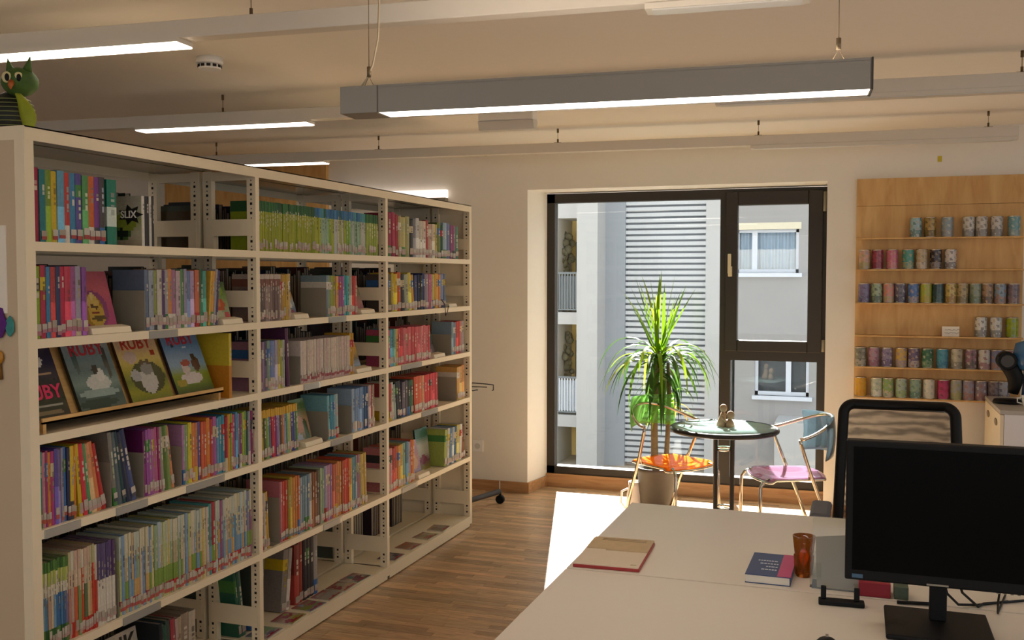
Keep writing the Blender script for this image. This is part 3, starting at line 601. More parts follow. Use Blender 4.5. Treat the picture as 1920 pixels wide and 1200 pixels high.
C1 = art(['#3a3a30', '#303828', '#1c2018', '#28283c', '#30304a', '#302c48'], [(.4, .82, .34, .1, '#d8d4cc'), (.55, .78, .16, .07, '#e8e0d8'), (.2, .7, .12, .03, '#e0d8d0'), (.5, .63, .4, .012, '#b89878'), (.5, .08, .4, .03, '#887858'), (.6, .18, .3, .012, '#a8a898')])
C2 = art(['#587068', '#3c5854', '#7a948c', '#5a7474', '#788c90', '#9aa4a8'], [(.55, .40, .26, .13, '#d0d4cc'), (.62, .52, .1, .1, '#e0e0d8'), (.55, .60, .07, .07, '#30302c'), (.5, .25, .45, .06, '#98b0a8'), (.42, .1, .42, .07, '#24443c'), (.2, .75, .05, .2, '#48605c'), (.85, .7, .05, .25, '#4c5048')])
C3 = art(['#788020', '#98981c', '#6a7a20', '#a8a030', '#d0b860', '#d8b888', '#d8b898'], [(.55, .38, .4, .26, '#3c4418'), (.55, .32, .2, .2, '#c8c4bc'), (.58, .52, .15, .1, '#8a8a84'), (.28, .42, .12, .1, '#b0b0ac'), (.28, .72, .16, .1, '#c8b0a0'), (.85, .76, .06, .05, '#a03820'), (.5, .62, .03, .05, '#5a4a30'), (.64, .62, .03, .05, '#5a4a30')])
C4 = art(['#3c5018', '#68801c', '#88982c', '#88a8c0', '#7898b8', '#6c90b4', '#6888b0'], [(.5, .26, .3, .1, '#d8d0c8'), (.42, .42, .1, .12, '#d0c0b8'), (.45, .52, .12, .06, '#a04838'), (.72, .5, .1, .14, '#5a3828'), (.7, .62, .06, .06, '#38281c'), (.25, .82, .05, .03, '#404858'), (.2, .2, .14, .06, '#a89828'), (.55, .78, .2, .012, '#c8d4dc')])
for fn, p0, p1, l, ttl, tp, sp in ((C1, 70, 152, 'dark horse comic with pink lettering leaning leftmost on the wooden tray', 'RUBY', .36, '#c8b080'), (C2, 172, 256, 'grey-green comic with white horse and crimson title on the wooden tray', 'RUBY', .91, '#202820'), (C3, 267, 342, 'yellow comic with white horse in green wreath on the wooden tray', 'RUBY', .93, '#4a2a18'), (C4, 352, 418, 'blue comic with white horse and rider on the wooden tray', 'RUBY', .93, '#302838')):
    faceout(0, 2, p0, p1, .225, fn, l, lean=22, back=.036, ledge=False, up=.0365, spine=sp, th=.010, title=ttl, tcol=('#d82860' if fn is C1 else '#a82838' if fn is not C3 else '#a83020'), tpos=tp, nu=28, nv=36, tsize=.062)
A_cmc = art(['#b8a890', '#c8c0a8', '#a8b070', '#c8c4b0', '#b8b4a4'], [(.5, .3, .3, .2, '#587840'), (.3, .2, .2, .1, '#b06848'), (.7, .5, .2, .2, '#98a840'), (.6, .25, .1, .1, '#303830')])
# comic standing between the volumes of the top shelf, its cover turned to the near end
z = RZ[0]; y = yat(277, z)-.004
o = tag(bpy.data.objects.new('comic_book', None), 'pale comic with star and green figure beside the teal binder, top shelf', 'book'); COL.objects.link(o); o.location = (X0-.02, y, z+.0004)
c_ = MB().box(-.2, 0, 0, .003, 0, .168, 0, lin('#d8d4c4')).build('cover', PRINT, o, world=False)
MB().grid(lambda u, v: (-.2+.2*u, -.0004, .168*v), 18, 16, 0, A_cmc).build('cover_print', PRINTG, c_, world=False)
sm = MB(); pts = [((.036 if i % 2 == 0 else .02)*math.cos(i*math.pi/7), (.036 if i % 2 == 0 else .02)*math.sin(i*math.pi/7)) for i in range(14)]
sm.add([(-.045+1.5*a, -.0012, .105+b) for a, b in pts]+[(-.045, -.0012, .105)], [(14, i, (i+1) % 14) for i in range(14)]).build('star', mat('ink_black', '#181614', .5, var=0), c_, world=False)
RX = Matrix.Rotation(math.pi/2, 4, 'X')
text('SLIX', .034, c_, Matrix.Translation((-.052, -.0020, .105)) @ RX, WHITE, 'title')
b1 = art(['#805898', '#485880', '#a8b8c0', '#b89048', '#c8a070', '#c8b090'], [(.5, .35, .3, .1, '#e0e0e0'), (.4, .6, .3, .12, '#b05838'), (.6, .15, .3, .08, '#803860')])
faceout(1, 1, 558, 580, .175, b1, 'brown book with blue foot cover displayed on middle bay second shelf', lean=18, spine='#604028', back=.055)
faceout(1, 1, 682, 704, .15, art(['#a86868', '#b88080', '#8a8868', '#a09078'], [(.4, .3, .3, .15, '#c87878'), (.5, .7, .2, .15, '#98a070')]), 'rose book displayed at the right end of middle bay second shelf', lean=18, spine='#704848', back=.055)
faceout(1, 2, 674, 698, .16, art(['#505868', '#98a8b8', '#7a6830', '#c89828', '#d8a828', '#d8a028'], [(.5, .6, .2, .2, '#b07818')]), 'yellow book displayed on middle bay third shelf', lean=18, spine='#906818', back=.055)
faceout(1, 3, 578, 606, .205, art(['#506840', '#98906c', '#c0987c', '#a89060', '#587838', '#4c7430'], [(.4, .45, .3, .18, '#c89880'), (.75, .3, .15, .25, '#48603c'), (.25, .12, .22, .14, '#b8c0d0')]), 'green book with pale map cover displayed on middle bay fourth shelf', lean=15, spine='#486028', back=.05)
faceout(2, 1, 846, 858, .15, art(['#98a8b0', '#708898', '#485868', '#68788a'], [(.5, .7, .25, .1, '#283038')]), 'grey-blue book displayed on farthest bay second shelf', lean=15, spine='#506070', back=.06)
faceout(2, 2, 818, 836, .17, art(['#784838', '#604438', '#2c5038', '#34583c'], [(.5, .55, .3, .15, '#205030'), (.4, .2, .3, .1, '#a06048')]), 'dark green book displayed on farthest bay third shelf', lean=15, spine='#30302c', back=.06)
faceout(2, 4, 789, 807, .2, art(['#c0c0d8', '#a87898', '#c08878', '#b890a0', '#b89cb0'], [(.5, .4, .3, .2, '#d0a070')]), 'lilac patterned book displayed on farthest bay fifth shelf', lean=12, spine='#806878', back=.05)
faceout(2, 4, 812, 834, .24, art(['#a89840', '#704858', '#a8a8a0', '#b0b4ac', '#3c7060', '#2c6450'], [(.5, .25, .3, .1, '#803858')]), 'teal and grey picture book displayed on farthest bay fifth shelf', lean=6, spine='#205044', back=.09, ledge=False)
faceout(0, 5, 236, 300, .28, art(['#18181c', '#141418', '#202024', '#1c1c1c', '#c8c0b0', '#d0c8b8'], [(.3, .3, .15, .2, '#404048'), (.65, .35, .15, .12, '#a89020'), (.5, .2, .3, .1, '#606068')]), 'black comic with white title band standing on nearest bay bottom shelf', lean=10, spine='#181818', back=.05, ledge=False, title='INK', tcol='#202020', tpos=.82, tsize=.09)
# magazines lying flat on the lowest shelves
for k, (b, p0, p1, cs) in enumerate(((1, 500, 540, '#888098 #c8b8c0 #90a888'), (1, 545, 585, '#a03048 #a8a848 #c8b8a8'), (1, 590, 615, '#983848 #9098b0 #889040'), (1, 622, 648, '#a03038 #b8a890 #a8a098'), (1, 652, 672, '#903040 #c8a890 #a8a088'), (1, 676, 700, '#803050 #488078 #c8b8a8'), (2, 742, 765, '#604858 #a09898 #504858'), (2, 772, 800, '#b06848 #c0a090 #a07860'), (2, 806, 828, '#a87060 #a8a078 #c8b898'), (2, 832, 850, '#b89880 #8a7868 #a09080'))):
    z = RZ[5]; yc = (yat(p0, z)+yat(p1, z))/2; cs = cs.split(); rr = random.Random(k)
    fn = art([cs[0], cs[2], cs[1]], [(rr.uniform(.2, .8), rr.uniform(.2, .8), rr.uniform(.1, .3), rr.uniform(.08, .2), rr.choice(cs)) for _ in range(6)]+[(.5, .88, .4, .06, '#a82838')])
    M = Matrix.Translation((X0-.064, yc, z+.0003)) @ Matrix.Rotation(rr.uniform(-.08, .08), 4, 'Z')
    m = MB().box(-.052, .052, -.065, .065, 0, .004, 0, lin('#d8d0c0'), M).grid(lambda u, v: (-.052+.104*v, -.065+.13*u, .0043), 10, 14, 0, fn, M)
    one('magazine', m, PRINTG, 'magazine lying flat, %s from left on bottom shelf of %s bay' % (ordi(k if b == 1 else k-6), BAYN[b]), 'magazine', (X0-.064, yc, z), 'magazines on the bottom shelves')
# small black cord hanging over the farthest bay's second shelf
z = RZ[1]; yy = yat(833, z)
one('cord_loop', MB().tube([(X0-.02, yy, z+.05), (X0+.004, yy, z+.02), (X0+.006, yy+.005, z-.045), (X0+.005, yy+.04, z-.02), (X0+.004, yy+.05, z+.01)], .0022, 6), BLACK, 'thin black cord looped over second shelf edge of farthest bay', 'cord', (X0, yy, z-.045))
# ---------------------------------------------------------------- things on the bookcase
ow = thing('owl_figure', 'green toy owl with round eyes standing on top of the bookcase', 'owl', (-2.452, 2.42, TOPZ)); ow.scale = (1.22, 1.22, 1.22)
OG = mat('owl_green', '#3c5a1c', .7, var=.5, scale=40, bump=.4); OD = mat('owl_dark', '#1a1c10', .6, var=.4, scale=60); OY = mat('owl_wing', '#8a9414', .6, var=.3, scale=30, bump=.3)
MB().ball((-.03, 0, .055), (.062, .05, .06)).build('body', OD, ow, world=False)
bw = MB()
for i in range(8):
    z = .015+i*.011; r_ = math.sqrt(max(0, 1-((z-.055)/.06)**2)); bw.tube([(-.03+.064*r_*math.cos(a), .052*r_*math.sin(a), z) for a in [2*math.pi*k/20 for k in range(20)]], .0016, 5, closed=True)
bw.build('wire_rings', mat('owl_wire', '#7c8050', .4, metal=.6), ow, world=False)
RH = Matrix.Translation((.012, -.01, 0)) @ Matrix.Rotation(math.radians(32), 4, 'Z') @ Matrix.Translation((-.012, .01, 0))
hd = MB().ball((.012, -.01, .135), (.046, .042, .036)).build('head', OG, ow, world=False)
for s, yy2 in ((-1, 0), (1, 0)):
    ex, ey = .004+s*.0135, -.0505
    MB().ball((ex, ey+.004, .140), (.0115, .006, .014), M=RH).build('eye', mat('owl_eye', '#d8cc98', .4), hd, world=False)
    MB().ball((ex+.002, ey-.001, .139), (.0055, .004, .0095), M=RH).build('pupil', BLACK, hd, world=False)
    MB().tube([(.010+s*.026, -.01, .162), (.012+s*.032, -.012, .180), (.012+s*.036, -.012, .196)], [.012, .006, .001], 8).build('ear', OG, hd, world=False)
MB().tube([(.002, -.047, .128), (.002, -.060, .118), (.002, -.058, .108)], [.008, .006, .001], 8, M=RH).build('beak', mat('owl_beak', '#b05a20', .5), hd, world=False)
MB().grid(lambda u, v: (.040+.03*math.sin(v*2.2)+.030*(u-.5)*math.sin(math.pi*(v*.93+.05))*1.6, -.040-.012*math.sin(math.pi*u), .098-.105*v), 8, 12).build('wing', OY, ow, solid=.004, world=False)
MB().tube([(-.055, -.02, .012), (-.055, -.03, 0)], .012, 8).tube([(-.005, -.02, .012), (-.005, -.03, .0)], .012, 8).build('feet', OD, ow, world=False)
# notices on the end panel
ye = YA-.0237
one('paper_notice', MB().box(-2.50, -2.315, ye-.004, ye-.0005, 1.442, 1.695), PAPER, 'white paper notice on the bookcase end panel', 'notice', (-2.40, ye, 1.442))
def flat_fig(name, pts, th, m, label, cat):
    n = len(pts); cx = sum(p[0] for p in pts)/n; cz = sum(p[1] for p in pts)/n
    v = [(a, ye-.005-th, b) for a, b in pts]+[(a, ye-.005, b) for a, b in pts]
    f = [tuple(range(n))]+[tuple(reversed(range(n, 2*n)))]+[(i, i+n, (i+1) % n+n, (i+1) % n) for i in range(n)]
    return one(name, MB().add(v, f), m, label, cat, (cx, ye, cz), bevel=.001)
def blob(cx, cz, rx, rz, k, amp, seed):
    rr = random.Random(seed); return [(cx+rx*math.cos(a)*(1+amp*rr.uniform(-1, 1)), cz+rz*math.sin(a)*(1+amp*rr.uniform(-1, 1))) for a in [2*math.pi*i/k for i in range(k)]]
flat_fig('purple_cutout', blob(-2.36, 1.415, .045, .05, 14, .12, 2), .006, mat('felt_purple', '#5a2478', .9, var=.3, scale=60), 'purple felt cutout figure on the bookcase end panel', 'decoration')
flat_fig('teal_cutout', blob(-2.302, 1.405, .015, .028, 12, .15, 3), .005, mat('felt_teal', '#3f8c88', .9, var=.3, scale=80), 'small teal felt cutout figure on the bookcase end panel', 'decoration')
fg = thing('hanging_ornament', 'small golden ornament with tassel hanging on the bookcase end panel', 'ornament', (-2.345, ye-.008, 1.28))
MB().ball((-2.345, ye-.008, 1.315), (.016, .007, .020)).build('bead', mat('gold_bead', '#b07818', .4, var=.4, scale=60), fg); MB().tube([(-2.345, ye-.008, 1.30), (-2.346, ye-.008, 1.25)], [.006, .010], 8).build('tassel', mat('tassel_brown', '#7a5420', .8, var=.3), fg)
# ---------------------------------------------------------------- ceiling rails and lamps
RA = math.radians(3.6); RD = Vector((math.cos(RA), math.sin(RA), 0)); RN = Vector((-math.sin(RA), math.cos(RA), 0))
def online(px, py, P0):                       # distance along a rail line (through P0, direction RD) that pixel column px shows
    k = (px-960)/F_PX; d = P0-CAM; return (k*d.dot(FW)-d.dot(RT))/(RD.dot(RT)-k*RD.dot(FW))
def rail(name, label, P0, x0, x1, lit, unlit, hang, hh=.058, ww=.06):
    P0 = Vector(P0); R = Matrix.Translation(P0) @ Matrix.Rotation(RA, 4, 'Z')
    t = thing(name, label, 'ceiling rail', P0)
    sx = lambda px: online(px, 0, P0)
    a = x0 if isinstance(x0, float) else sx(x0); b = x1 if isinstance(x1, float) else sx(x1)
    RR = Matrix.Rotation(RA, 4, 'Z')
    MB().box(a, b, -ww/2, ww/2, -hh, 0, 0, None, RR).build('profile', RAIL, t, world=False, bevel=.003)
    for p0, p1 in lit:
        u, v = (sx(p0) if p0 > 0 else sx(0)-.4), sx(p1)
        l = MB().box(u, v, -.045, .045, -hh-.014, -hh, 0, None, RR).box(u, v, .042, .045, -hh-.02, -hh-.014, 0, None, RR).build('lamp_body', RAIL, t, world=False)
        MB().box(u+.004, v-.004, -.042, .042, -hh-.019, -hh-.014, 0, None, RR).build('lamp_diffuser', LED, l, world=False)
    for p0, p1 in unlit:
        u, v = sx(p0), sx(p1)
        l = MB().box(u, v, -.034, .034, -hh-.016, -hh, 0, None, RR).build('lamp_body', RAIL, t, world=False)
        MB().box(u+.02, v-.02, -.028, .028, -hh-.020, -hh-.016, 0, None, RR).build('lamp_diffuser', LEDOFF, l, world=False)
    for px in hang:
        s = sx(px)
        hg = MB().box(s-.022, s+.022, -.012, .012, 0, .004, 0, None, RR).tube([(s, 0, .004), (s, 0, .026)], .0055, 8, M=RR).tube([(s, 0, .026), (s, 0, H-P0.z)], .0014, 5, M=RR).tube([(s, 0, H-P0.z-.026), (s, 0, H-P0.z)], .0065, 8, M=RR)
        hg.build('hanger', mat('hanger_bronze', '#6e5a40', .4, metal=.6), t, world=False)
    return t
rail('light_rail', 'ceiling light rail nearest the viewer, at the top of the picture', (-1.80, 2.74, 2.37), -4.2, 4.0, [(-1, 346)], [(1212, 1520)], [471, 860])
rail('light_rail', 'middle ceiling light rail running behind the big pendant lamp', (-1.2, 4.405, 2.37), -5.4, 3.0, [(262, 582)], [(1342, 1960)], [418, 1916])
rail('light_rail', 'ceiling light rail farthest back in front of the window wall', (-1.2, 5.985, 2.37), -5.2, online(1908, 0, Vector((-1.2, 5.985, 2.37))), [(443, 612)], [(1408, 1908)], [406, 710, 1046, 1422, 1853])
for k, (y, lb) in enumerate(((1.1, 'unseen light rail added above the viewer to brighten the room'), (-.6, 'unseen light rail added behind the viewer to brighten the room'))):  # two unseen rails with lit lamps, added to brighten the room
    P_ = Vector((0, y, 2.37)); t_ = rail('light_rail', lb, P_, -5.5, 3.2, [], [], [])
    for u in (-2.6, -.6, 1.4):
        l_ = MB().box(u, u+1.2, -.034, .034, -.072, -.058, 0, None, Matrix.Rotation(RA, 4, 'Z')).build('lamp_body', RAIL, t_, world=False); MB().box(u+.004, u+1.196, -.031, .031, -.078, -.072, 0, None, Matrix.Rotation(RA, 4, 'Z')).build('lamp_diffuser', LED, l_, world=False)
P0 = at(636, 163, y=2.44); pz = P0.z; hh = .074
pd = thing('pendant_lamp', 'long grey linear pendant lamp with glowing underside over the desk', 'lamp', P0)
RR = Matrix.Rotation(RA, 4, 'Z'); L_ = online(1635, 0, P0); s1 = online(707, 0, P0)
PW = .10
MB().box(.002, s1-.0008, 0, PW, -hh, 0, 0, None, RR).build('end_section', PEND, pd, world=False, bevel=.0015)
body = MB().box(s1, L_, 0, PW, -.007, -.006, 0, None, RR).box(s1, L_, 0, .003, -hh, 0, 0, None, RR).box(s1, L_, PW-.012, PW, -hh, 0, 0, None, RR).box(L_-.003, L_, 0, PW, -hh, 0, 0, None, RR).box(s1, s1+.003, 0, PW, -hh, 0, 0, None, RR).build('housing', PEND, pd, world=False)
MB().box(s1+.004, L_-.004, .0035, PW-.0125, -hh+.001, -hh+.010, 0, None, RR).build('diffuser', LED, pd, world=False)
MB().box(s1+.05, L_-.05, .012, PW-.013, -.006, -.003, 0, None, RR).build('added_uplight', mat('added_uplight_glow', '#ffffff', .6, var=0, emit=('#fff0e0', 2.5)), pd, world=False)  # hidden glowing strip added on the pendant top to brighten the ceiling
MB().box(L_, L_+.004, -.001, PW+.001, -hh-.001, .001, 0, None, RR).build('end_cap', FRAME, pd, world=False)
for px in (692, 1572):
    s = online(px, 0, P0+RN*.029)
    c = MB().tube([(s-.016, .029, 0), (s, .029, .03), (s+.016, .029, 0)], .001, 5, M=RR).tube([(s, .029, .028), (s, .029, .056)], .006, 8, M=RR).tube([(s, .029, .05), (s, .029, H-pz)], .0011, 5, M=RR)
    c.build('suspension_wire', mat('wire_bronze', '#7a6a52', .4, metal=.7), pd, world=False)
s = online(668, 0, P0); MB().tube([(s, .029, 0), (s+.018, .029, .024), (s+.036, .029, .06), (s+.052, .029, .13), (s+.056, .029, .22), (s+.05, .029, H-pz)], .0028, 7, M=RR).build('power_cable', mat('cable_beige', '#b8a78a', .6), pd, world=False)
q = at(393, 108, z=H)
sd_ = thing('smoke_detector', 'round white smoke detector on the ceiling', 'detector', (q.x, q.y, H-.05))
MB().lathe([(.052, .05), (.056, .032), (.052, .022)], 24, M=None).build('base', WHITE, sd_, world=False); MB().lathe([(.044, .0), (.047, .006), (.047, .02), (.02, .022)], 24).build('chamber', WHITE, sd_, world=False)
mv = MB()
for i in range(12): a = i*math.pi/6; mv.box(.0465, .0485, -.008, .008, .007, .018, 0, None, Matrix.Rotation(a, 4, 'Z'))
mv.build('vents', HOLE, sd_, world=False)
q = at(952, 214, z=H-.06)
em = thing('emergency_light', 'white emergency light box with green strip under the ceiling', 'lamp', (q.x, q.y, H-.16), RA)
MB().box(-.15, .15, -.05, .05, .06, .16).build('housing', WHITE, em, world=False, bevel=.008); MB().add([(-.15, -.05, .06), (.15, -.05, .06), (.15, .05, .06), (-.15, .05, .06), (-.15, -.03, .015), (.15, -.03, .015), (.15, .03, .015), (-.15, .03, .015)], [(0, 1, 5, 4), (1, 2, 6, 5), (2, 3, 7, 6), (3, 0, 4, 7), (4, 5, 6, 7)]).build('lens', LEDOFF, em, world=False); MB().box(.04, .12, -.0515, -.05, .12, .14).build('green_strip', mat('sign_green', '#2c7a50', .5), em, world=False)
# ---------------------------------------------------------------- things on the far wall
for px, py, n in ((1762, 298, 'right'), (911, 288, 'left')):
    q = at(px, py, y=YW-.001); one('wall_sticker', MB().box(q.x-.012, q.x+.012, YW-.003, YW-.0005, q.z-.018, q.z+.018), mat('sticker_yellow', '#c8b428', .6), 'small yellow sticker high on the far wall, %s' % ('above the can display' if n == 'right' else 'near the bookcase'), 'sticker', (q.x, YW-.002, q.z-.018), bevel=.003)
q = at(896, 836, y=YW-.004)
sk = thing('wall_socket', 'white power socket low on the wall beside the bookcase', 'socket', (q.x, YW, q.z)); MB().box(q.x-.042, q.x+.042, YW-.012, YW-.0005, q.z-.042, q.z+.042).build('plate', WHITE, sk, bevel=.003); MB().lathe([(.022, 0), (.022, .003)], 16, M=Matrix.Translation((q.x, YW-.012, q.z)) @ RX).build('well', LEDOFF, sk)
pan = thing('wood_wall_panel', 'tall light brown wooden panel on far wall behind the bookcase', 'wall panel', (-4.5, YW, .0))
for i in range(3): MB().box(-5.27+i*.49, -5.27+i*.49+.487, YW-.04, YW-.001, .08, 2.452).build('board', PLY, pan, bevel=.001)
a, b = at(700, 355, y=YW-.05), at(835, 355, y=YW-.05)
nb = thing('wall_lamp', 'bright white linear wall lamp above a dark board behind the bookcase', 'lamp', ((a.x+b.x)/2, YW, b.z-.06))
MB().box(a.x-.25, b.x, YW-.05, YW-.001, b.z-.058, b.z).build('diffuser', LED2, nb); MB().box(a.x-.25, b.x, YW-.055, YW-.001, b.z-.12, b.z-.0585).build('housing', GREY, nb)
# can display
px0, px1 = -.022, at(1917, 560, y=YW-.02).x
cz = [at(1605, py, y=YW-.02).z for py in (387, 447, 505, 567, 627, 685, 741)]
rk = thing('can_display', 'birch plywood wall rack with narrow ledges carrying rows of cans', 'wall rack', (px0+.5, YW, cz[-1]))
tops = [2.160]+cz
for i in range(7): MB().box(px0, px1, YW-.020, YW-.0005, tops[i+1]+.0008, tops[i]-.0008).build('board', PLY, rk, bevel=.001)
for i in range(1, 7): MB().box(px0, px1, YW-.094, YW-.0205, cz[i]-.009, cz[i]).build('ledge', PLY, rk, bevel=.001)
ROWS = [(1, [(688, '#a8c8d0', '#506858'), (850, '#b89850', '#50401c'), (1040, '#98a8b0', '#b0a8a0'), (1280, '#dcd6cc', '#505050'), (1425, '#d8d0c4', '#707070'), (1595, '#d8d0c8', '#606060'), (1790, '#78a8b0', '#a8b0a8')], 0),
        (2, [(120, '#d8a890', '#a8a868'), (265, '#a84858', '#802838'), (430, '#d87890', '#d89898'), (608, '#58a090', '#c0b080'), (760, '#c8b088', '#d8c8b8'), (920, '#3c3030', '#a89890'), (1085, '#e0d4cc', '#484048')], 0),
        (3, [(120, '#8878a0', '#605878'), (262, '#a8b898', '#303838'), (395, '#d89080', '#a8b080'), (525, '#706878', '#504858'), (672, '#5878b8', '#c0a890'), (815, '#b0b840', '#c8a840'), (950, '#385050', '#50685c'), (1095, '#d0b868', '#a06838'), (1225, '#b8a070', '#706848'), (1370, '#98a088', '#687858'), (1505, '#a88868', '#403830'), (1650, '#90a0b0', '#b07850'), (1800, '#807078', '#a08078')], 0),
        (4, [(1440, '#e0dcd4', '#505050'), (1612, '#dcd8d0', '#585858'), (1795, '#a0b020', '#8a9a1c')], 1),
        (5, [(92, '#8a8878', '#c0b8a8'), (240, '#b890a0', '#905868'), (388, '#988aa8', '#685878'), (550, '#d8b060', '#9890b0'), (690, '#786888', '#d0c0b0'), (845, '#487858', '#88a078'), (1015, '#58a0b8', '#4880a0'), (1175, '#c8c0a8', '#888478'), (1335, '#a07888', '#586858'), (1485, '#dcd8d0', '#a04858'), (1625, '#8888a8', '#c08858'), (1770, '#b06050', '#e0d8d0')], 1),
        (6, [(97, '#e0a830', '#d89820'), (275, '#c8d0b8', '#e8e4dc'), (405, '#98b068', '#d8c0b8'), (555, '#b0c0b0', '#a0b870'), (715, '#98b098', '#507870'), (868, '#e0dccc', '#d8d4c4'), (1030, '#b83868', '#c04878'), (1175, '#a8a8a0', '#a8a850'), (1315, '#a89aa8', '#b07868'), (1455, '#988890', '#a87068'), (1600, '#887878', '#705850'), (1710, '#b8b8c0', '#605060')], 1)]
LN = ['', 'top', 'second', 'third', 'fourth', 'fifth', 'lowest']
TIN = mat('tin', '#c8c4bc', .25, metal=.9, var=.05)
tin_lid = MB().lathe([(.0335, .1165), (.0350, .1168), (.0350, .1215), (.0320, .1222), (.0315, .119), (.002, .119)], 20).mesh('lid', [TIN])
tin_rim = MB().lathe([(.0335, 0), (.0348, .0005), (.0348, .004), (.0335, .0045)], 20).mesh('rim', [TIN])
for li, cans, _ in ROWS:
    for n, (u, c1_, c2_) in enumerate(cans):
        x = at(1600+u/6, 560, y=YW-.056).x; z = cz[li]; rr = random.Random(li*50+n); x_ = x
        o = thing('can', '%s and %s labelled can, %s from left on the %s ledge' % (cname(c1_), cname(c2_) if cname(c2_) != cname(c1_) else 'patterned', ordi(n), LN[li]), 'can', (x_, YW-.058, z+.0003), rr.uniform(-.3, .3), 'cans on the %s ledge of the wall rack' % LN[li])
        A_, B_, P_ = lin(c1_), mixc(lin(c1_), lin(c2_), .65), mixc(lin(c1_), lin(rr.choice(('#e8e0d0', '#404040', '#c8a060', '#80a0b0'))), .45)
        m = MB()
        def fn(u_, v_, rr=rr, sd=rr.random()):
            k = math.sin(u_*31+sd*40)+math.sin(v_*17+sd*9+u_*12)
            return P_ if k > 1.35 else B_ if (v_ < .35 and k > -.9) or k < -1.2 else A_
        m.grid(lambda u_, v_: (.0338*math.cos(2*math.pi*u_), .0338*math.sin(2*math.pi*u_), .003+.114*v_), 36, 14, 0, fn)
        m.build('label_sleeve', PRINTG, o, world=False)
        for me in (tin_lid, tin_rim):
            c = bpy.data.objects.new(me.name, me); COL.objects.link(c); c.parent = o
a, b = at(1766, 626, y=YW-.07), at(1799, 607, y=YW-.07)
cdn = thing('sign_card', 'small white card with handwriting on the fourth ledge of the can rack', 'card', ((a.x+b.x)/2, YW-.07, cz[4]))
MB().box(a.x, b.x, YW-.072, YW-.070, cz[4]+.0003, cz[4]+.062).build('card', PAPER, cdn); sq = MB(); rr = random.Random(3)
for j in range(2):
    sq.tube([(a.x+.015+i*.0075, YW-.0725, cz[4]+.042-j*.02+rr.uniform(-.005, .005)) for i in range(12)], .0009, 4)
sq.build('handwriting', mat('ink_blue', '#40384c', .6), cdn)
# ---------------------------------------------------------------- cabinet and coffee machine at the right
CABW = mat('cabinet_white', '#e6e4e6', .4, var=.02); CABF = mat('cabinet_cream', '#e8d9bd', .45, var=.02); CABT = mat('cabinet_top', '#b7b0a6', .35, var=.05)
cx0, cy0, cy1, ch = .728, 5.90, 6.585, .826
cb = thing('drawer_cabinet', 'white office cabinet with cream fronts beneath the can rack', 'cabinet', (cx0+.3, (cy0+cy1)/2, 0))
MB().box(cx0+.02, cx0+.62, cy0, cy1, .02, ch-.022).build('body', CABW, cb, bevel=.002)
MB().box(cx0, cx0+.62, cy0-.002, cy1, ch-.022, ch).build('top', CABT, cb, bevel=.002)
for ya_, yb_ in ((cy0+.002, (cy0+cy1)/2-.0015), ((cy0+cy1)/2+.0015, cy1-.002)):
    d_ = MB().box(cx0+.001, cx0+.019, ya_, yb_, .06, ch-.025).build('door', CABF, cb, bevel=.002)
    m_ = (ya_+yb_)/2; MB().lathe([(.035, 0), (.037, .001), (.034, .004), (.03, .0045)], 20, M=Matrix.Translation((cx0+.001, m_, ch-.085)) @ Matrix.Rotation(-math.pi/2, 4, 'Y') @ Matrix.Diagonal((.55, 1.6, 1, 1))).build('handle', mat('handle_bronze', '#8c7c62', .35, metal=.5), d_)
MB().box(cx0+.03, cx0+.6, cy0+.02, cy1-.02, 0, .02).build('plinth', GREY, cb)
Ym = 6.25; P = lambda px, py: at(px, py, y=Ym)
q = P(1884, 745); km = thing('coffee_machine', 'black capsule coffee machine with round head on the white cabinet', 'coffee machine', (q.x, Ym, ch))
a, b = P(1866, 745), P(1905, 745)
MB().lathe([(.075, ch+.0003), (.078, ch+.008), (.07, ch+.022), (.03, ch+.026)], 24, cx=(a.x+b.x)/2+.01, cy=Ym).build('base', BLACK, km)
pts = [P(1899, 738), P(1903, 722), P(1904, 708), P(1898, 694), P(1890, 682)]
MB().tube([(p.x, p.y, max(p.z, ch+.02)) for p in pts], [.028, .036, .044, .046, .046], 16).build('body', BLACK, km)
q = P(1887, 676); MB().lathe([(.046, -.05), (.052, -.045), (.052, .045), (.046, .05)], 24, M=Matrix.Translation(q) @ RX).build('head', BLACK, km)
MB().lathe([(.036, .050), (.034, .055)], 20, M=Matrix.Translation(q) @ RX).build('dial', mat('dial_dark', '#3a3632', .4), km)
q = P(1932, 668); MB().lathe([(.02, -.09), (.075, -.07), (.09, 0), (.075, .07), (.02, .09)], 24, M=Matrix.Translation((q.x, Ym+.02, q.z))).tube([(q.x, Ym+.02, q.z-.085), (q.x-.01, Ym+.02, ch+.02)], .03).build('water_tank', mat('tank_blue', '#3f6e9c', .15, var=.2, scale=12), km)
q = P(1916, 742); cu = thing('coffee_cup', 'white cup on the cabinet in front of the coffee machine', 'cup', (q.x+.015, Ym-.13, ch))
MB().lathe([(.022, .0003), (.028, .004), (.036, .06), (.034, .06), (.027, .008)], 20).build('bowl', WHITE, cu, world=False); MB().tube([(-.033, 0, .05), (-.055, 0, .045), (-.055, 0, .022), (-.03, 0, .015)], .004, 6).build('handle', WHITE, cu, world=False)
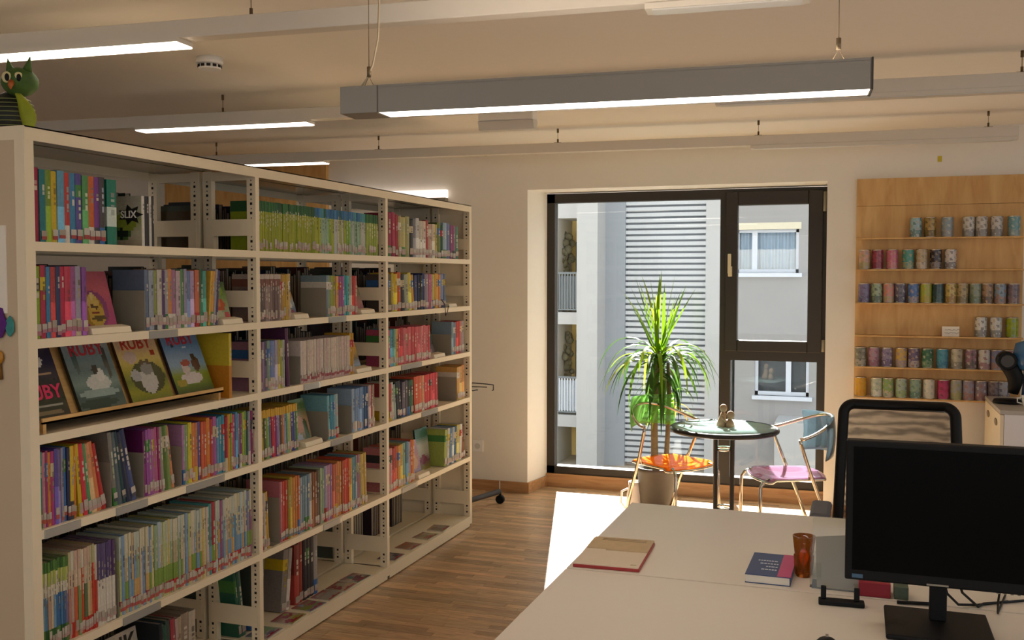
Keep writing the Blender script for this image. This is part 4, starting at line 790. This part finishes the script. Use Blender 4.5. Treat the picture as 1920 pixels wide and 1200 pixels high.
# ---------------------------------------------------------------- office chair
MESHM = bpy.data.materials.new('chair_mesh'); MESHM.use_nodes = True; N = MESHM.node_tree.nodes; L = MESHM.node_tree.links; pb = N['Principled BSDF']; pb.inputs['Base Color'].default_value = (*lin('#35322e'), 1); pb.inputs['Roughness'].default_value = .8
tr = N.new('ShaderNodeBsdfTransparent'); mx = N.new('ShaderNodeMixShader'); wv = N.new('ShaderNodeTexWave'); wv.bands_direction = 'Z'; wv.inputs['Scale'].default_value = 9; wv.inputs['Distortion'].default_value = 5; wv.inputs['Detail Scale'].default_value = 3
mr = N.new('ShaderNodeMapRange'); mr.inputs['To Min'].default_value = .42; mr.inputs['To Max'].default_value = .78; tcn = N.new('ShaderNodeTexCoord'); mpn = N.new('ShaderNodeMapping'); mpn.inputs['Scale'].default_value = (.25, 1, 1)
L.new(tcn.outputs['Object'], mpn.inputs[0]); L.new(mpn.outputs[0], wv.inputs['Vector']); L.new(wv.outputs['Fac'], mr.inputs['Value']); L.new(mr.outputs[0], mx.inputs[0]); L.new(tr.outputs[0], mx.inputs[1]); L.new(pb.outputs[0], mx.inputs[2]); L.new(mx.outputs[0], N['Material Output'].inputs[0])
oc = thing('office_chair', 'black swivel office chair with mesh back behind the desk', 'chair', (.155, 4.05, 0))
def backpt(u, v): return (-.205-.02*(1-v)+(.41+.04*(1-v))*u, .05+.10*v-.05*(1-(2*u-1)**2)*-1, .50+.535*v)
fpts = []; 
corner = .12
for i in range(9): a = math.pi/2*i/8; fpts.append((1-.09+.09*math.sin(a), 1-.07+.07*math.cos(a)))
for i in range(9): a = math.pi/2*i/8; fpts.append((1-.09+.09*math.cos(a), .07-.07*math.sin(a)))
for i in range(9): a = math.pi/2*i/8; fpts.append((.09-.09*math.sin(a), .07-.07*math.cos(a)))
for i in range(9): a = math.pi/2*i/8; fpts.append((.09-.09*math.cos(a), .93+.07*math.sin(a)))
MB().tube([backpt(u, v) for u, v in fpts], .021, 10, closed=True).build('back_frame', BLACK, oc, world=False)
MB().grid(lambda u, v: backpt(.02+.96*u, .02+.96*v), 12, 14).build('back_mesh', MESHM, oc, world=False)
sm_ = MB().grid(lambda u, v: (-.24+.48*u, -.42+.48*v, .455+.03*math.sin(math.pi*u)*math.sin(math.pi*v)), 10, 10).build('seat', mat('seat_fabric', '#1a1a1c', .9, var=.2, scale=150), oc, solid=.05, world=False)
MB().tube([(0, -.15, .08), (0, -.15, .44)], .026, 12).build('column', BLACKM, oc, world=False)
MB().tube([(0, -.15, .42), (0, .05, .40), (0, .10, .55)], .02, 8).build('back_arm', BLACKM, oc, world=False)
for i in range(5):
    a = 2*math.pi*i/5+.3; e = (.28*math.cos(a), -.15+.28*math.sin(a)); MB().tube([(0, -.15, .10), (e[0], e[1], .065)], [.022, .014], 8).build('base_arm', BLACKM, oc, world=False)
    MB().lathe([(.02, -.018), (.026, -.014), (.026, .014), (.02, .018)], 14, M=Matrix.Translation((e[0], e[1], .026)) @ Matrix.Rotation(a, 4, 'Z') @ RX).build('caster', BLACK, oc, world=False)
for s in (-1, 1): MB().tube([(s*.22, -.1, .44), (s*.27, -.1, .5), (s*.28, -.12, .64)], .014, 8).build('armrest_bracket', BLACK, oc, world=False); MB().box(s*.28-.038, s*.28+.038, -.25, 0, .64, .672).build('armrest', mat('armrest_grey', '#5c5e66', .6), oc, world=False, bevel=.014)
# ---------------------------------------------------------------- desks and what stands on them
DZ, DX0, DX1 = .74, -.757, 1.0
def desk(ya, yb, label):
    t = thing('desk', label, 'desk', ((DX0+DX1)/2, (ya+yb)/2, 0), 0, 'two pale desks pushed together')
    MB().box(DX0, DX1, ya, yb, DZ-.025, DZ).build('tabletop', DESK, t, bevel=.002)
    for x in (DX0+.06, DX1-.11):
        for y in (ya+.05, yb-.10): MB().box(x, x+.05, y, y+.05, 0, DZ-.06).build('leg', GREY, t, bevel=.003)
    f = MB(); f.box(DX0+.06, DX1-.06, ya+.06, ya+.09, DZ-.06, DZ-.025).box(DX0+.06, DX1-.06, yb-.09, yb-.06, DZ-.06, DZ-.025); f.build('frame', GREY, t)
desk(2.6285, 3.470, 'pale laminate desk on the far side, folder and blue book on it')
desk(1.74, 2.6220, 'pale laminate desk on the near side with black monitor')
Tz = DZ+.0003
fo = thing('document_folder', 'red folder with cream papers lying at the left desk edge', 'folder', (-.655, 2.79, Tz), math.radians(2.5))
MB().box(-.093, .093, -.148, .138, 0, .009).build('red_cover', mat('folder_red', '#9c2c2c', .45, var=.08), fo, world=False, bevel=.002); MB().box(-.092, .090, -.146, .136, .009, .0115).build('paper_sheet', mat('sheet_cream', '#d8c8b2', .7, var=.05), fo, world=False)
ev = MB().box(-.088, .091, .015, .139, .0116, .0145); ev.box(-.03, .091, .005, .02, .0116, .0155); ev.build('kraft_envelope', mat('kraft', '#c2aa86', .75, var=.15, scale=40), fo, world=False); rr = random.Random(9)
sq = MB(); [sq.tube([(-.06+i*.012, y, .0150+rr.uniform(0, .0002)) for i in range(12)], .0007, 4) for y in (.12, .105)]; sq.tube([(.065+i*.004, -.125+.004*(i % 2), .0118) for i in range(5)], .0008, 4); sq.build('handwriting', mat('pencil', '#8a7a66', .7), fo, world=False)
bb = thing('paperback_book', 'blue paperback with pink stripe lying on the far desk', 'book', (-.214, 2.76, Tz), math.radians(-1))
MB().box(-.057, .056, -.104, .108, .002, .0215).build('page_block', PAPER, bb, world=False); cvb = MB().box(-.058, .058, -.106, .11, .0215, .0235).box(-.058, .058, -.106, .11, 0, .002).box(.056, .058, -.106, .11, 0, .0235).build('cover', mat('cover_blue', '#2c4574', .45, var=.08), bb, world=False)
MB().box(.024, .0585, -.1062, .1102, .0236, .0242).build('pink_stripe', mat('cover_pink', '#b83a70', .45), cvb, world=False)
sq = MB(); rr = random.Random(4)
for j, (w0, w1) in enumerate(((-.038, .018), (-.030, .018), (-.012, .018), (-.022, .018))):
    y = .03-j*.028; x = w0
    while x < w1-.004: l = rr.uniform(.004, .009); sq.box(x, min(x+l, w1), y, y+.008, .0236, .0240); x += l+.002
sq.build('lettering', mat('print_white', '#c8d0dc', .5), cvb, world=False)
AMB = glass('amber_glass', (.90, .45, .08), 1.5, .02, .14); ACR = glass('acrylic', (.96, .965, .95), 1.3, .01, .05)
og = thing('tumbler', 'ribbed amber glass tumbler standing on the desk', 'glass', (-.130, 2.764, Tz))
MB().lathe([(.020, 0), (.021, .004), (.024, .055), (.030, .11), (.0275, .11), (.0215, .056), (.0175, .012), (.001, .010)], 20).build('bowl', AMB, og, world=False)
for i in range(8): a = i*math.pi/4; MB().tube([(.0215*math.cos(a), .0215*math.sin(a), .004), (.0247*math.cos(a), .0247*math.sin(a), .058)], .0022, 6).build('rib', AMB, og, world=False)
hl = thing('sign_holder', 'clear acrylic holder with grey leaflet leaning beside the monitor', 'sign holder', (-.03, 2.66, Tz))
Ms = Matrix.Rotation(math.radians(-14), 4, 'X')
MB().box(-.075, .075, 0, .0025, 0, .185, 0, None, Ms).build('front_sheet', ACR, hl, world=False); MB().box(-.075, .075, .004, .0065, 0, .185, 0, None, Ms).build('rear_sheet', ACR, hl, world=False); MB().box(-.075, .075, 0, .075, 0, .0025).build('foot', ACR, hl, world=False)
lf = MB().add([(-.062, .0028, .004), (.073, .0028, .004), (.073, .0028, .15), (-.068, .0028, .132), (-.062, .0036, .004), (.073, .0036, .004), (.073, .0036, .15), (-.068, .0036, .132)], [(0, 1, 2, 3), (7, 6, 5, 4), (0, 4, 5, 1), (1, 5, 6, 2), (2, 6, 7, 3), (3, 7, 4, 0)], 0, None, Ms).build('leaflet', mat('leaflet', '#b8ab98', .7, var=.08, scale=30), hl, world=False)
one('card_holder', MB().box(-.110, -.082, 2.668, 2.690, Tz, Tz+.002).box(-.110, -.082, 2.668, 2.6695, Tz, Tz+.066).box(-.110, -.082, 2.6885, 2.690, Tz, Tz+.09), ACR, 'small clear acrylic card holder beside the amber tumbler', 'holder', (-.096, 2.679, Tz))
ph = thing('device_holder', 'low black holder with two upright prongs on the near desk', 'holder', (-.030, 2.548, Tz), math.radians(3))
MB().box(-.054, .054, -.016, .016, 0, .012).build('base', BLACK, ph, world=False, bevel=.003)
for x in (-.042, .036): MB().box(x-.0065, x+.0065, -.004, .006, .012, .044).build('prong', BLACK, ph, world=False, bevel=.002)
one('red_box', MB().box(.010, .086, 2.636, 2.70, Tz, Tz+.036), mat('box_red', '#98182c', .5), 'small red box half hidden beneath the monitor', 'box', (.05, 2.67, Tz), bevel=.002)
one('small_carton', MB().box(.094, .128, 2.636, 2.69, Tz, Tz+.032), mat('carton_green', '#4e5a48', .6, var=.3, scale=60), 'small dark green carton right of the red box', 'box', (.111, 2.66, Tz), bevel=.002)
one('pen', MB().tube([(.10, 2.60, Tz+.005), (.20, 2.615, Tz+.005)], .0045, 8), BLACK, 'black pen lying behind the monitor base', 'pen', (.15, 2.607, Tz))
mo = thing('monitor', 'black switched-off computer monitor on a square stand', 'monitor', (.18, 2.44, Tz))
MB().box(-.022, .386, 2.42, 2.455, .843, 1.170).build('housing', BLACK, mo, bevel=.004)
MB().box(-.006, .370, 2.4188, 2.4198, .868, 1.156).build('screen', mat('screen_black', '#030303', .35, var=0, spec=.08), mo)
MB().box(.155, .201, 2.4188, 2.4198, .8465, .8505).build('front_plate', GREY, mo)
MB().box(-.006, .018, 2.4188, 2.4198, .849, .858).build('sticker', mat('sticker_blue', '#41617e', .5), mo)
for i in range(5): MB().box(.30+i*.014, .306+i*.014, 2.422, 2.44, .8415, .843).build('button', GREY, mo)
MB().box(.165, .202, 2.462, 2.49, DZ+.012, .98).box(.13, .24, 2.455, 2.475, .93, 1.03).build('neck', BLACK, mo, bevel=.003)
MB().box(.068, .294, 2.335, 2.552, Tz, DZ+.012).build('base', BLACK, mo, bevel=.004)
one('monitor_cable', MB().tube([(.19, 2.50, .86), (.21, 2.56, .79), (.24, 2.62, .748), (.285, 2.645, .744), (.36, 2.70, .744)], .0032, 7).tube([(.21, 2.48, .90), (.245, 2.58, .79), (.285, 2.63, .7445), (.30, 2.66, .744), (.40, 2.72, .744)], .0032, 7), BLACK, 'black cables trailing from the monitor onto the desk', 'cable', (.28, 2.6, .741))
one('thin_cable', MB().tube([(.315, 2.47, .86), (.32, 2.56, .78), (.325, 2.60, .7435), (.36, 2.75, .7435)], .0026, 7), BLACK, 'single thin black cable right of the monitor stand', 'cable', (.32, 2.6, .741))
mm = thing('computer_mouse', 'black computer mouse at the bottom edge on the near desk', 'mouse', (-.055, 2.222, Tz)); MB().lathe([(.001, .026), (.6, .022), (.9, .012), (1, 0)][::-1], 20, M=Matrix.Diagonal((.030, .048, 1, 1))).build('shell', BLACK, mm, world=False); MB().lathe([(.006, -.003), (.006, .003)], 12, M=Matrix.Translation((0, .026, .0215)) @ Matrix.Rotation(math.pi/2, 4, 'Y')).build('wheel', GREY, mm, world=False)
# ---------------------------------------------------------------- round table, chairs, plant by the window
TC = Vector((-.707, 5.661, 0))
tb = thing('bistro_table', 'round black-rimmed glass bistro table by the window', 'table', TC)
TG = glass('table_glass', (.52, .68, .65), 1.5, .03, .8)
MB().lathe([(.285, .692), (.285, .698), (.001, .698)], 48).build('glass_top', TG, tb, world=False)
MB().tube([(.290*math.cos(a), .290*math.sin(a), .686) for a in [2*math.pi*k/48 for k in range(48)]], .0145, 10, closed=True).build('rim', BLACKM, tb, world=False)
for i in range(4):
    a = i*math.pi/2+math.pi/4+.12; c_, s_ = math.cos(a), math.sin(a)
    MB().tube([(.20*c_, .20*s_, .682), (.10*c_, .10*s_, .672), (.066*c_, .066*s_, .63), (.064*c_, .064*s_, .2), (.074*c_, .074*s_, .12), (.12*c_, .12*s_, .04), (.23*c_, .23*s_, .012)], .0125, 10).build('leg', BLACKM, tb, world=False)
    MB().lathe([(.015, 0), (.017, .008), (.012, .018)], 12, cx=.23*c_, cy=.23*s_).build('foot', BLACK, tb, world=False)
for z in (.575, .24): MB().tube([(.052*math.cos(a), .052*math.sin(a), z) for a in [2*math.pi*k/24 for k in range(24)]], .008, 8, closed=True).build('ring', CHROME, tb, world=False)
CLAY = mat('carved_wood', '#a88a68', .75, var=.25, scale=40, bump=.3)
q = at(1361, 800, z=.7003); fgn = thing('carved_figurine', 'small tan carved figurine of two seated shapes on the round table', 'figurine', (q.x, q.y, .7003))
MB().tube([(-.028, 0, 0), (-.022, 0, .03), (-.016, -.004, .062), (-.016, 0, .085)], [.026, .024, .017, .010], 12).ball((-.014, -.002, .105), (.021, .019, .023)).build('tall_shape', CLAY, fgn, world=False)
MB().tube([(.024, -.004, 0), (.022, -.004, .025), (.02, -.004, .045)], [.027, .022, .012], 12).ball((.026, -.004, .066), (.022, .020, .026)).tube([(.005, -.02, .03), (-.012, -.024, .045), (-.02, -.016, .06)], [.008, .007, .006], 8).build('small_shape', CLAY, fgn, world=False)
def bistro_chair(label, loc, rz, seatm, backm, bz=.565, bh=.215):
    t = thing('bistro_chair', label, 'chair', (loc[0], loc[1], 0), rz, 'bistro chairs at the round table')
    def sp(u, v):
        x = .19-.39*v; wv = .195*(1-.12*v); y = (2*u-1)*wv; r = (2*u-1)**2
        x2 = x-(.03*r if v < .5 else -.03*r)*abs(1-2*v)*1.2
        return (x2, y, .452-.022*(1-r)*math.sin(math.pi*v)-.012*(v < .12))
    MB().grid(sp, 16, 16).build('seat', seatm, t, solid=.005, world=False)
    rim = [sp(u/16, 0) for u in range(17)]+[sp(1, v/16) for v in range(1, 17)]+[sp(1-u/16, 1) for u in range(1, 17)]+[sp(0, 1-v/16) for v in range(1, 16)]
    MB().tube([(x, y, z-.009) for x, y, z in rim], .0065, 8, closed=True).build('seat_ring', CHROME, t, world=False)
    for s in (-1, 1):
        MB().tube([(.14, s*.15, .442), (.178, s*.168, .43), (.195, s*.175, .40), (.20, s*.185, 0)], .0095, 8).build('leg', CHROME, t, world=False)
        MB().tube([(.0, s*.235, .672), (-.006, s*.233, .645), (-.06, s*.215, .50), (-.14, s*.20, .30), (-.245, s*.185, 0)], .0095, 8).build('leg', CHROME, t, world=False)
    pts = []
    for i in range(25):
        a = math.pi*(i/24); pts.append((-.05-.20*math.sin(a)+.05*abs(math.cos(a))**3, .235*math.cos(a), .672+.10*math.sin(a)**1.5))
    MB().tube(pts, .0095, 8).build('arm_rail', CHROME, t, world=False)
    def bp(u, v):
        a = math.pi*(.22+.56*u); return (-.05-.207*math.sin(a)+.05*abs(math.cos(a))**3-.012*math.sin(math.pi*v), .235*math.cos(a)*1.02, bz+bh*v-.02*(2*u-1)**2*(1-v))
    MB().grid(bp, 18, 8).build('backrest', backm, t, solid=.005, world=False)
    for s in (-1, 1): MB().tube([(-.062, s*.215, .50), (-.07, s*.185, .447)], .006, 6).build('seat_strut', CHROME, t, world=False)
    return t
bistro_chair('bistro chair with orange seat and green back left of the table', at(1262, 865, z=.45), -.60, glass('orange_acrylic', (.96, .42, .05), 1.45, .03, .45), glass('green_acrylic', (.56, .88, .38), 1.45, .03, .22), .645, .175)
bistro_chair('bistro chair with purple seat and smoky blue back right of the table', at(1472, 886, z=.45), math.pi+.40, glass('purple_acrylic', (.74, .50, .70), 1.45, .03, .25), glass('blue_acrylic', (.40, .49, .53), 1.45, .03, .16))
PY = 6.22; q = at(1232, 900, y=PY); PXc = q.x
pt_ = thing('potted_dracaena', 'tall potted dracaena with long arching leaves by the window', 'plant', (PXc, PY, 0))
POT = mat('pot_grey', '#5c5852', .6, var=.1); LEAF = bpy.data.materials.new('leaf'); LEAF.use_nodes = True; N = LEAF.node_tree.nodes; L = LEAF.node_tree.links
pbn = N['Principled BSDF']; pbn.inputs['Roughness'].default_value = .32; atn = N.new('ShaderNodeAttribute'); atn.attribute_name = 'Col'; L.new(atn.outputs['Color'], pbn.inputs['Base Color'])
tln = N.new('ShaderNodeBsdfTranslucent'); L.new(atn.outputs['Color'], tln.inputs[0]); mxn = N.new('ShaderNodeMixShader'); mxn.inputs[0].default_value = .5; L.new(pbn.outputs[0], mxn.inputs[1]); L.new(tln.outputs[0], mxn.inputs[2]); L.new(mxn.outputs[0], N['Material Output'].inputs[0])
MB().lathe([(.095, .0), (.10, .003), (.125, .31), (.132, .315), (.132, .34), (.120, .34), (.115, .30), (.001, .295)], 28).build('pot', POT, pt_, world=False)
MB().lathe([(.114, .298), (.05, .303), (.001, .304)], 20).build('soil', mat('soil', '#2c2018', .95, var=.4, scale=80, bump=.8), pt_, world=False)
TRK = mat('trunk', '#7c6a4e', .85, var=.35, scale=30, bump=.6, stretch=(1, 1, 4))
stems = [[(-.015, 0, .295), (-.02, .0, .6), (-.012, 0, .9), (0, 0, 1.08)], [(.05, .02, .295), (.062, .02, .55), (.07, .02, .80), (.062, .015, 1.0)]]
for sp_, r0 in zip(stems, (.024, .017)): MB().tube(sp_, [r0, r0*.9, r0*.85, r0*.6], 10).build('stem', TRK, pt_, world=False)
lr = random.Random(21)
def leaf(base, az, el, ln, droop, wd, col):
    d = Vector((math.cos(az)*math.cos(el), math.sin(az)*math.cos(el), math.sin(el))); p = Vector(base); n = 9; pts = [p.copy()]; st = ln/n
    for i in range(n):
        p = p+d*st; d = (d+Vector((0, 0, -droop*st*(1+1.4*i/n)))).normalized(); pts.append(p.copy())
    side = Vector((-math.sin(az), math.cos(az), 0)); V = []; Fc = []
    for i, c in enumerate(pts):
        u = i/n; w_ = wd*(.35+.65*math.sin(min(1, u*2.6)*math.pi/2))*(1-u**2.4)+.0006
        V += [c-side*w_, c+Vector((0, 0, -w_*.35)), c+side*w_]
        if i < n: a = 3*i; Fc += [(a, a+1, a+4, a+3), (a+1, a+2, a+5, a+4)]
    cl = [lin(col)]*len(Fc); return MB().add(V, Fc, 0, cl, None, True).build('leaf', LEAF, pt_, world=False)
GC = ['#6c941c', '#7ea020', '#8fae28', '#5c861c', '#a0b630']; DC = ['#2c4a18', '#3a5c1e', '#46682a', '#345420']
for i in range(26):      # upright leaves of the crown
    leaf((.0+lr.uniform(-.015, .03), lr.uniform(-.015, .02), 1.06+lr.uniform(-.04, .04)), lr.uniform(0, 6.283), math.radians(lr.uniform(58, 86)), lr.uniform(.36, .52), lr.uniform(.1, .9), .0135, lr.choice(GC))
for i in range(44):      # arching leaves
    leaf((.01+lr.uniform(-.02, .03), lr.uniform(-.02, .02), 1.0+lr.uniform(-.03, .05)), i*2*math.pi/44+lr.uniform(-.15, .15), math.radians(lr.uniform(12, 50)), lr.uniform(.42, .60), lr.uniform(2.4, 5.4), .015, lr.choice(GC+DC+DC+DC))
for i in range(22):      # hanging lower leaves
    leaf((.015+lr.uniform(-.02, .04), lr.uniform(-.02, .02), .92+lr.uniform(-.05, .06)), lr.uniform(0, 6.283), math.radians(lr.uniform(-10, 20)), lr.uniform(.30, .42), lr.uniform(6, 10), .012, lr.choice(DC))
for i in range(18):      # crown of the second, lower stem
    leaf((.066, .018, .70+lr.uniform(-.05, .08)), lr.uniform(0, 6.283), math.radians(lr.uniform(-5, 50)), lr.uniform(.2, .34), lr.uniform(4, 9), .011, lr.choice(GC+['#c8a830', '#a8a028']))
q = at(1192, 905, y=6.2); wc = thing('watering_can', 'small white jug with handle beside the plant pot', 'jug', (q.x-.005, 6.2, 0))
MB().lathe([(.05, .0003), (.055, .01), (.052, .16), (.04, .21), (.042, .24), (.036, .24), (.034, .2), (.045, .15), (.045, .012), (.001, .01)], 22).build('body', WHITE, wc, world=False); MB().tube([(-.045, 0, .19), (-.085, 0, .17), (-.09, 0, .10), (-.05, 0, .05)], .007, 8).build('handle', WHITE, wc, world=False)
# ---------------------------------------------------------------- rolling rack behind the bookcase end
rk2 = thing('rolling_rack', 'dark rolling rack with casters behind the far bookcase end', 'rack', (-2.45, 6.05, 0))
MB().tube([(-2.44, 5.76, .085), (-2.29, 6.30, .085)], .018, 10).build('base_bar', mat('rack_dark', '#3c3a3c', .45, metal=.4), rk2)
MB().tube([(-2.62, 5.95, .085), (-2.38, 5.99, .085)], .018, 10).build('cross_bar', mat('rack_dark', '#3c3a3c'), rk2)
MB().tube([(-2.55, 5.96, .085), (-2.55, 5.96, 1.35)], .016, 10).build('post', mat('rack_dark', '#3c3a3c'), rk2)
for x, y in ((-2.287, 6.31), (-2.445, 5.75), (-2.62, 5.95)):
    c_ = MB().lathe([(.024, -.016), (.03, -.012), (.03, .012), (.024, .016)], 16, M=Matrix.Translation((x, y, .0302)) @ RX).build('caster', BLACK, rk2); MB().tube([(x, y, .055), (x, y, .085)], .008, 8).build('caster_stem', BLACKM, c_)
a, b = at(887, 718, y=6.0), at(924, 722, y=6.15)
MB().tube([(-2.55, 5.96, a.z), (a.x, 6.0, a.z), (b.x-.04, 6.15, b.z+.005), (b.x, 6.16, b.z), (b.x, 6.16, b.z-.035), (b.x-.01, 6.16, b.z-.037)], .004, 6).build('wire_hook', BLACKM, rk2)
MB().tube([(-2.55, 5.96, a.z-.05), (a.x, 6.0, a.z-.05), (b.x-.09, 6.1, b.z-.03)], .004, 6).tube([(-2.55, 5.96, a.z-.02), (b.x-.03, 6.12, b.z-.012)], .004, 6).build('wire_hook', BLACKM, rk2)
